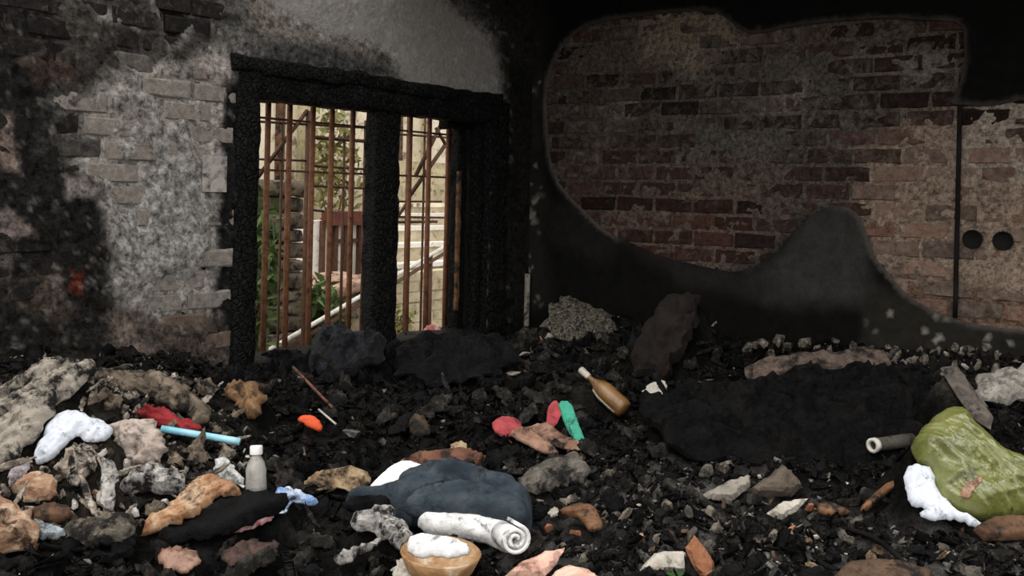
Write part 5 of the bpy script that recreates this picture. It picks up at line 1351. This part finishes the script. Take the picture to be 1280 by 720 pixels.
def piece_at(name, p, w, h, mat, lift, flat, depthf):
    s = p[1] / F
    bm = bmesh.new()
    q = r2.normal(0, 1, (13, 3)); q /= np.linalg.norm(q, axis=1)[:, None]; q *= r2.uniform(0.7, 1.1, (13, 1)) * np.array([w * s / 2, w * s / 2 * depthf, h * s / 2])
    q = q @ rot_rand(r2, flat).T + p + np.array([0, 0, lift])
    for c_ in q: bm.verts.new(c_)
    rs_ = bmesh.ops.convex_hull(bm, input=bm.verts)
    bmesh.ops.delete(bm, geom=[e for e in rs_['geom_interior'] if isinstance(e, bmesh.types.BMVert)], context='VERTS')
    me = bpy.data.meshes.new(name); bm.to_mesh(me); bm.free(); fix_normals(me)
    return link(name, me, mat, None, p, False)
for (x, y, w_, h_) in ((955, 438, 20, 12), (972, 434, 30, 20), (984, 440, 22, 14), (1006, 436, 26, 20), (1018, 442, 18, 10), (1050, 432, 22, 12), (1092, 440, 14, 14), (1112, 434, 12, 10)):
    piece('plaster_rubble', 'pale plaster rubble stone', 'rubble stone', x, y, w_, h_, RPALE if x % 3 else RUBBLE, 'rubble stones on the slab', 0.03)
for (x, y) in ((1150, 440), (1168, 444), (1182, 446), (1200, 432), (1215, 448), (1232, 436), (1246, 446), (1262, 440), (1140, 452), (1208, 462)):
    piece('plaster_rubble', 'small pale plaster crumb', 'plaster crumb', x, y, r2.uniform(9, 18), r2.uniform(7, 14), RPALE if r2.random() < 0.5 else ROCK, 'plaster crumbs by the plaster lump', 0.01)
for (x, y, w_, h_, m) in ((672, 430, 36, 14, TANW), (690, 424, 26, 12, TANBOARD), (655, 446, 30, 8, TANBOARD), (640, 470, 26, 8, TANBOARD)):
    piece('broken_brick', 'dull tan broken brick piece', 'brick piece', x, y, w_, h_, m, 'brick pieces below the ash heap', 0.01, 0.25)
for (x, y) in ((905, 645), (918, 652), (880, 655), (1000, 665), (1012, 668), (1022, 676), (1020, 690), (870, 640), (845, 600), (830, 585), (760, 604), (778, 612), (812, 650), (800, 636), (785, 655), (950, 600), (1035, 600), (1060, 610), (990, 672), (935, 648)):
    piece('white_fragment', 'small white plaster fragment', 'fragment', x, y, r2.uniform(7, 15), r2.uniform(3, 7), PALE if r2.random() < 0.5 else RPALE, 'white fragments on the ash', 0.012, 0.5)
for (x, y) in ((820, 626), (840, 640), (760, 620), (735, 640), (770, 650), (720, 612), (755, 590), (700, 690), (760, 690), (780, 700), (920, 690), (960, 690), (900, 610), (1060, 650), (1180, 690), (1130, 680), (480, 560), (440, 545), (360, 570), (385, 560), (350, 545), (415, 560)):
    piece('charred_chunk', 'dark grey charred chunk', 'chunk', x, y, r2.uniform(14, 30), r2.uniform(8, 16), RUBBLE if r2.random() < 0.5 else M['charwood'], 'charred chunks on the ash', 0.01, 0.4)
for (x, y, w_) in ((530, 456, 60), (570, 452, 44), (598, 466, 36), (640, 480, 40), (700, 470, 30), (660, 510, 30), (580, 500, 44), (610, 485, 30), (450, 500, 40), (500, 492, 36), (350, 500, 40), (350, 520, 36), (420, 480, 30), (745, 440, 36), (720, 450, 30), (770, 425, 30), (700, 445, 34), (850, 430, 34), (880, 445, 40), (900, 460, 40), (230, 455, 40), (250, 470, 36), (60, 445, 30), (200, 450, 34)):
    piece('charred_beam_end', 'black charred timber stub', 'timber stub', x, y, w_, 10, M['charwood'], 'charred timber stubs', 0.02, 0.35, 0.3)
# loose scraps, shards and clods that fill the heap between the larger things
r3 = np.random.default_rng(77)
def blob(cx, cy, w_, h_, k=9, rnd=0.35, ang=0.0):
    out = []
    for i in range(k):
        t_ = 2 * math.pi * (i + r3.uniform(-0.25, 0.25)) / k; q_ = 1 + r3.uniform(-rnd, rnd)
        x_, y_ = math.cos(t_) * w_ / 2 * q_, math.sin(t_) * h_ / 2 * q_
        out.append((cx + x_ * math.cos(ang) - y_ * math.sin(ang), cy + x_ * math.sin(ang) + y_ * math.cos(ang)))
    return out
OCHRE = cloth('singed_ochre_scrap', (0.16, 0.07, 0.03), (0.42, 0.24, 0.12), 24, 0.75, 0.25, c3=(0.58, 0.44, 0.28))
ASHRAG2 = cloth('ash_brown_scrap', (0.05, 0.042, 0.034), (0.20, 0.17, 0.135), 24, 0.9, 0.35, c3=(0.34, 0.30, 0.25))
DKSCR = cloth('dark_scrap', (0.006, 0.0057, 0.0054), (0.022, 0.020, 0.018), 40, 0.85, 0.25, c3=(0.07, 0.064, 0.057), spec=0.08)
WSCR = cloth('dirty_white_scrap', (0.26, 0.25, 0.24), (0.60, 0.58, 0.55), 26, 0.8, 0.22, c3=(0.72, 0.70, 0.68))
def scatter(name, label, cat, group, n, poly, wr_, hr_, mats, tilt=(12, 42), thick=0.015, fold=0.014, hard=False, avoid=True):
    poly = np.array(poly, float); k = 0; tries = 0
    while k < n and tries < 4000:
        tries += 1
        p = r3.uniform(poly.min(0), poly.max(0))
        if sdf_poly(p[None], poly)[0] < 0: continue
        if hit(p[0], p[1]) is None: continue
        sc_ = (0.6 + 0.4 * (p[1] - 400) / 300) * max(0.45, 0.992 ** max(0, tries - 2 * n))
        w_, h_ = r3.uniform(*wr_) * sc_, r3.uniform(*hr_) * sc_
        o_ = lump(name, near_label(p[0], p[1], label), cat, blob(p[0], p[1], w_, h_, 9, 0.3, r3.uniform(-0.7, 0.7)), mats[r3.integers(len(mats))], r3.uniform(*tilt), thick, 0.5, fold * (0.8 if hard else 1.2), 34, r3.uniform(0, 180), 4, n=9 if hard else 13, facet=True,
             group=group, raise_=False, smooth_it=not hard, lift=r3.uniform(0.0, 0.025), rough=0.008 if hard else 0, seed=r3.uniform(0, 50),
             tat=0.12 if hard else 0.38, crum=0.1 if hard else 0.3, sheet=not hard and thick < 0.03, bend=0 if hard else r3.uniform(-0.25, 0.4))
        if o_ is None: continue
        if taken(o_): drop(o_); continue
        k += 1
    if k < n: print('scatter short', name, k, n)
def strips(name, label, cat, group, n, poly, L, wd, mats):
    poly = np.array(poly, float); k = 0; tries = 0
    while k < n and tries < 4000:
        tries += 1
        p = r3.uniform(poly.min(0), poly.max(0))
        if sdf_poly(p[None], poly)[0] < 0: continue
        f_ = max(0.45, 0.992 ** max(0, tries - 2 * n)); l_, w_ = r3.uniform(*L) * f_, r3.uniform(*wd) * f_; a_ = r3.uniform(-1.3, 1.3)
        if hit(p[0], p[1]) is None: continue
        o_ = lump(name, near_label(p[0], p[1], label), cat, blob(p[0], p[1], l_, w_, 8, 0.2, a_), mats[r3.integers(len(mats))], r3.uniform(14, 42), 0.006, 0.5, 0.010, 60, math.degrees(-a_), 6, n=20, group=group, raise_=False,
             lift=r3.uniform(0.0, 0.03), seed=r3.uniform(0, 50), tat=0.3, crum=0.2, sheet=True, bend=r3.uniform(-0.2, 0.7), facet=True)
        if o_ is None: continue
        if taken(o_): drop(o_); continue
        k += 1
    if k < n: print('strips short', name, k, n)
LH = [(-30, 500), (60, 450), (140, 460), (240, 470), (300, 520), (320, 600), (260, 640), (170, 676), (-30, 690)]
scatter('brown_scrap', 'small ash-brown crumpled scrap', 'scrap', 'ash-brown scraps in the heap', 34, LH, (22, 52), (10, 26), [ASHRAG2, BROWNSHEET])
strips('cloth_strip', 'thin singed tan cloth strip', 'cloth strip', 'singed strips in the heap', 46, LH, (30, 80), (4, 9), [TANRAG, BROWNSHEET, ASHRAG2, SHEET])
strips('black_strip', 'thin black burnt strip', 'burnt strip', 'black strips in the debris', 40, [(0, 450), (300, 470), (620, 440), (820, 440), (1000, 590), (1280, 660), (1280, 715), (300, 715), (0, 690)], (26, 70), (4, 8), [BLACKCL, DKSCR, M['charwood']])
scatter('grey_scrap', 'small ash-grey torn scrap', 'scrap', 'ash-grey scraps in the heap', 22, LH, (18, 44), (8, 20), [GRAG, TANRAG])
scatter('ochre_scrap', 'small singed ochre scrap', 'scrap', 'ochre scraps in the heap', 16, [(-30, 580), (100, 560), (230, 590), (260, 640), (170, 676), (-30, 690)], (16, 40), (8, 20), [OCHRE, TAN, CARD])
scatter('white_scrap', 'small dirty white scrap', 'scrap', 'dirty white scraps in the heap', 16, [(20, 560), (230, 560), (320, 560), (300, 610), (200, 640), (60, 660)], (10, 26), (6, 14), [WSCR])
scatter('dark_scrap', 'dark crumpled burnt scrap', 'scrap', 'dark burnt scraps', 60, [(300, 470), (470, 470), (640, 440), (800, 440), (830, 560), (760, 640), (480, 570), (330, 640), (290, 540)], (22, 60), (9, 24), [DKSCR, BLACKCL, DKSCR])
scatter('dark_scrap', 'dark burnt flake of board', 'scrap', 'burnt flakes on the grit', 46, [(420, 690), (680, 640), (860, 590), (1060, 600), (1290, 660), (1290, 725), (420, 725)], (16, 46), (6, 15), [DKSCR, RUBBLE, BLACKCL], hard=True)
scatter('black_scrap', 'black burnt rag on the grit', 'rag', 'black rags on the grit', 14, [(0, 690), (190, 680), (430, 665), (440, 720), (0, 724)], (40, 90), (10, 24), [BLACKCL, DKSCR])
scatter('ash_clod', 'grey ash clod', 'clod', 'ash clods on the grit', 34, [(650, 580), (860, 565), (1000, 600), (1080, 650), (1000, 700), (700, 700)], (12, 34), (7, 18), [RUBBLE, ASHRAG2, DKSCR], hard=True)
scatter('brown_chip', 'small brown singed chip', 'chip', 'brown chips on the grit', 16, [(650, 600), (860, 580), (1080, 640), (1280, 660), (1280, 715), (660, 715)], (9, 22), (5, 11), [LEAFB, ORANGEB, CARD], hard=True)
scatter('black_rubble', 'black burnt lump', 'lump', 'burnt lumps along the walls', 30, [(280, 455), (480, 440), (650, 420), (700, 410), (900, 425), (920, 460), (700, 480), (480, 490), (300, 500)], (30, 70), (14, 30), [BLACKCL, DKSCR, BLACKCL], thick=0.04, fold=0.03)
scatter('wall_crumble', 'dusty crumbled plaster clod', 'clod', 'plaster clods by the brick wall', 24, [(930, 428), (1100, 420), (1280, 440), (1280, 470), (1210, 470), (1100, 446), (940, 448)], (12, 34), (7, 16), [RPALE, SLAB, RPALE, RUBBLE], hard=True, thick=0.03)
scatter('sill_char', 'black charred lump under the window', 'lump', 'charred lumps on the sill', 8, [(318, 452), (390, 440), (480, 436), (600, 424), (600, 434), (480, 446), (330, 462)], (34, 60), (16, 26), [BLACKCL], thick=0.04, fold=0.03)

# ------------------------------------------------------------------ uncountable crumbs on the mound
def zmound(px_, py_):
    i = np.clip(((px_ - xs[0]) / 0.0145).astype(int), 0, len(xs) - 1); j = np.clip(((py_ - ysg[0]) / 0.0145).astype(int), 0, len(ysg) - 1)
    return ZG[j, i], SG[j, i]
def crumbs(name, label, n, size, asp, mat, seed, dens=None, flat=0.6, keep_in=0.15, near=True):
    r = np.random.default_rng(seed)
    P = []
    px_ = r.uniform(-2.9, 3.2, n * 3); py_ = r.uniform(1.7, 6.0, n * 3)
    if near: 
        kk = r.random(len(px_)) < np.clip(1.25 - (py_ - 2) * 0.22, 0.25, 1); px_, py_ = px_[kk], py_[kk]
    q = np.column_stack([px_, py_]) - CORNER
    kk = (q @ UL > 0.05 + size[1]) & (q @ UR > 0.05 + size[1]); px_, py_ = px_[kk], py_[kk]
    zz_, ii = zmound(px_, py_)
    kk = ii < 0.3
    if dens is not None:
        pxx = np.stack(project(px_, py_, zz_), 1); kk &= r.random(len(px_)) < dens(pxx)
    px_, py_, zz_ = px_[kk][:n], py_[kk][:n], zz_[kk][:n]
    n = len(px_)
    B = np.array([(a, b, c) for c in (-1, 1) for b in (-1, 1) for a in (-1, 1)], float)
    sz = size[0] + (size[1] - size[0]) * r.random(n) ** 2.5
    S = np.column_stack([sz, sz * r.uniform(asp[0], asp[1], n), sz * r.uniform(asp[2], asp[3], n)])
    v = B[None] * S[:, None, :] * r.uniform(0.15, 1.25, (n, 8, 3))
    th = r.uniform(0, 6.28, n); al = r.normal(0, flat, n); be = r.normal(0, flat, n)
    def rot(v, i, j, a):
        c, s = np.cos(a)[:, None], np.sin(a)[:, None]
        vi, vj = v[:, :, i].copy(), v[:, :, j].copy()
        v[:, :, i] = c * vi - s * vj; v[:, :, j] = s * vi + c * vj
    rot(v, 1, 2, al); rot(v, 0, 2, be); rot(v, 0, 1, th)
    v += np.column_stack([px_, py_, zz_ + S[:, 2] * 0.4])[:, None, :]
    f = np.array([(0, 2, 3, 1), (4, 5, 7, 6), (0, 1, 5, 4), (2, 6, 7, 3), (0, 4, 6, 2), (1, 3, 7, 5)])
    Fq = (f[None] + 8 * np.arange(n)[:, None, None]).reshape(-1, 4)
    o = link(name, mesh_np(name, v.reshape(-1, 3), Fq), mat, None, None, False)
    thing(o, label, 'debris'); o['kind'] = 'stuff'
ASHM = cloth('grey_ash_crumb', (0.07, 0.068, 0.065), (0.22, 0.21, 0.2), 60, 0.95, 0.2)
BRC = cloth('brown_crumb', (0.05, 0.03, 0.02), (0.16, 0.10, 0.065), 40, 0.9, 0.2)
def dens_ash(p):
    d = np.full(len(p), 0.12)
    d += 0.9 * smooth(-20, 30, sdf_poly(p, [(600, 590), (800, 560), (960, 590), (1080, 640), (1290, 650), (1290, 760), (560, 760)]))
    d += 0.6 * smooth(-20, 30, sdf_poly(p, [(-60, 440), (280, 450), (330, 620), (-60, 690)]))
    d += 0.7 * smooth(-10, 20, sdf_poly(p, [(1090, 400), (1290, 410), (1290, 480), (1120, 470)]))
    d += 0.5 * smooth(-10, 20, sdf_poly(p, [(640, 400), (760, 370), (800, 430), (650, 470)]))
    return np.clip(d, 0, 1)
crumbs('charcoal_crumbs', 'black charcoal crumbs scattered thickly over the debris', 24000, (0.005, 0.034), (0.3, 0.9, 0.15, 0.5), M['charwood'], 31, keep_in=0.05)
crumbs('ash_crumbs', 'grey ash crumbs sprinkled over the debris', 14000, (0.003, 0.014), (0.4, 0.95, 0.2, 0.6), ASHM, 32, dens_ash, keep_in=0.05)
crumbs('white_flakes', 'tiny white plaster flakes sprinkled over the ash', 2200, (0.003, 0.010), (0.4, 0.9, 0.1, 0.3), PALE, 33, dens_ash, keep_in=0.05)
crumbs('brown_splinters', 'brown wood splinters sprinkled over the debris', 3600, (0.008, 0.032), (0.1, 0.3, 0.08, 0.25), BRC, 34, dens_ash, keep_in=0.05)
crumbs('black_flakes', 'thin black burnt flakes layered over the debris', 9000, (0.012, 0.055), (0.3, 0.9, 0.03, 0.08), BLACKCL, 35, None, 0.5, 0.05)
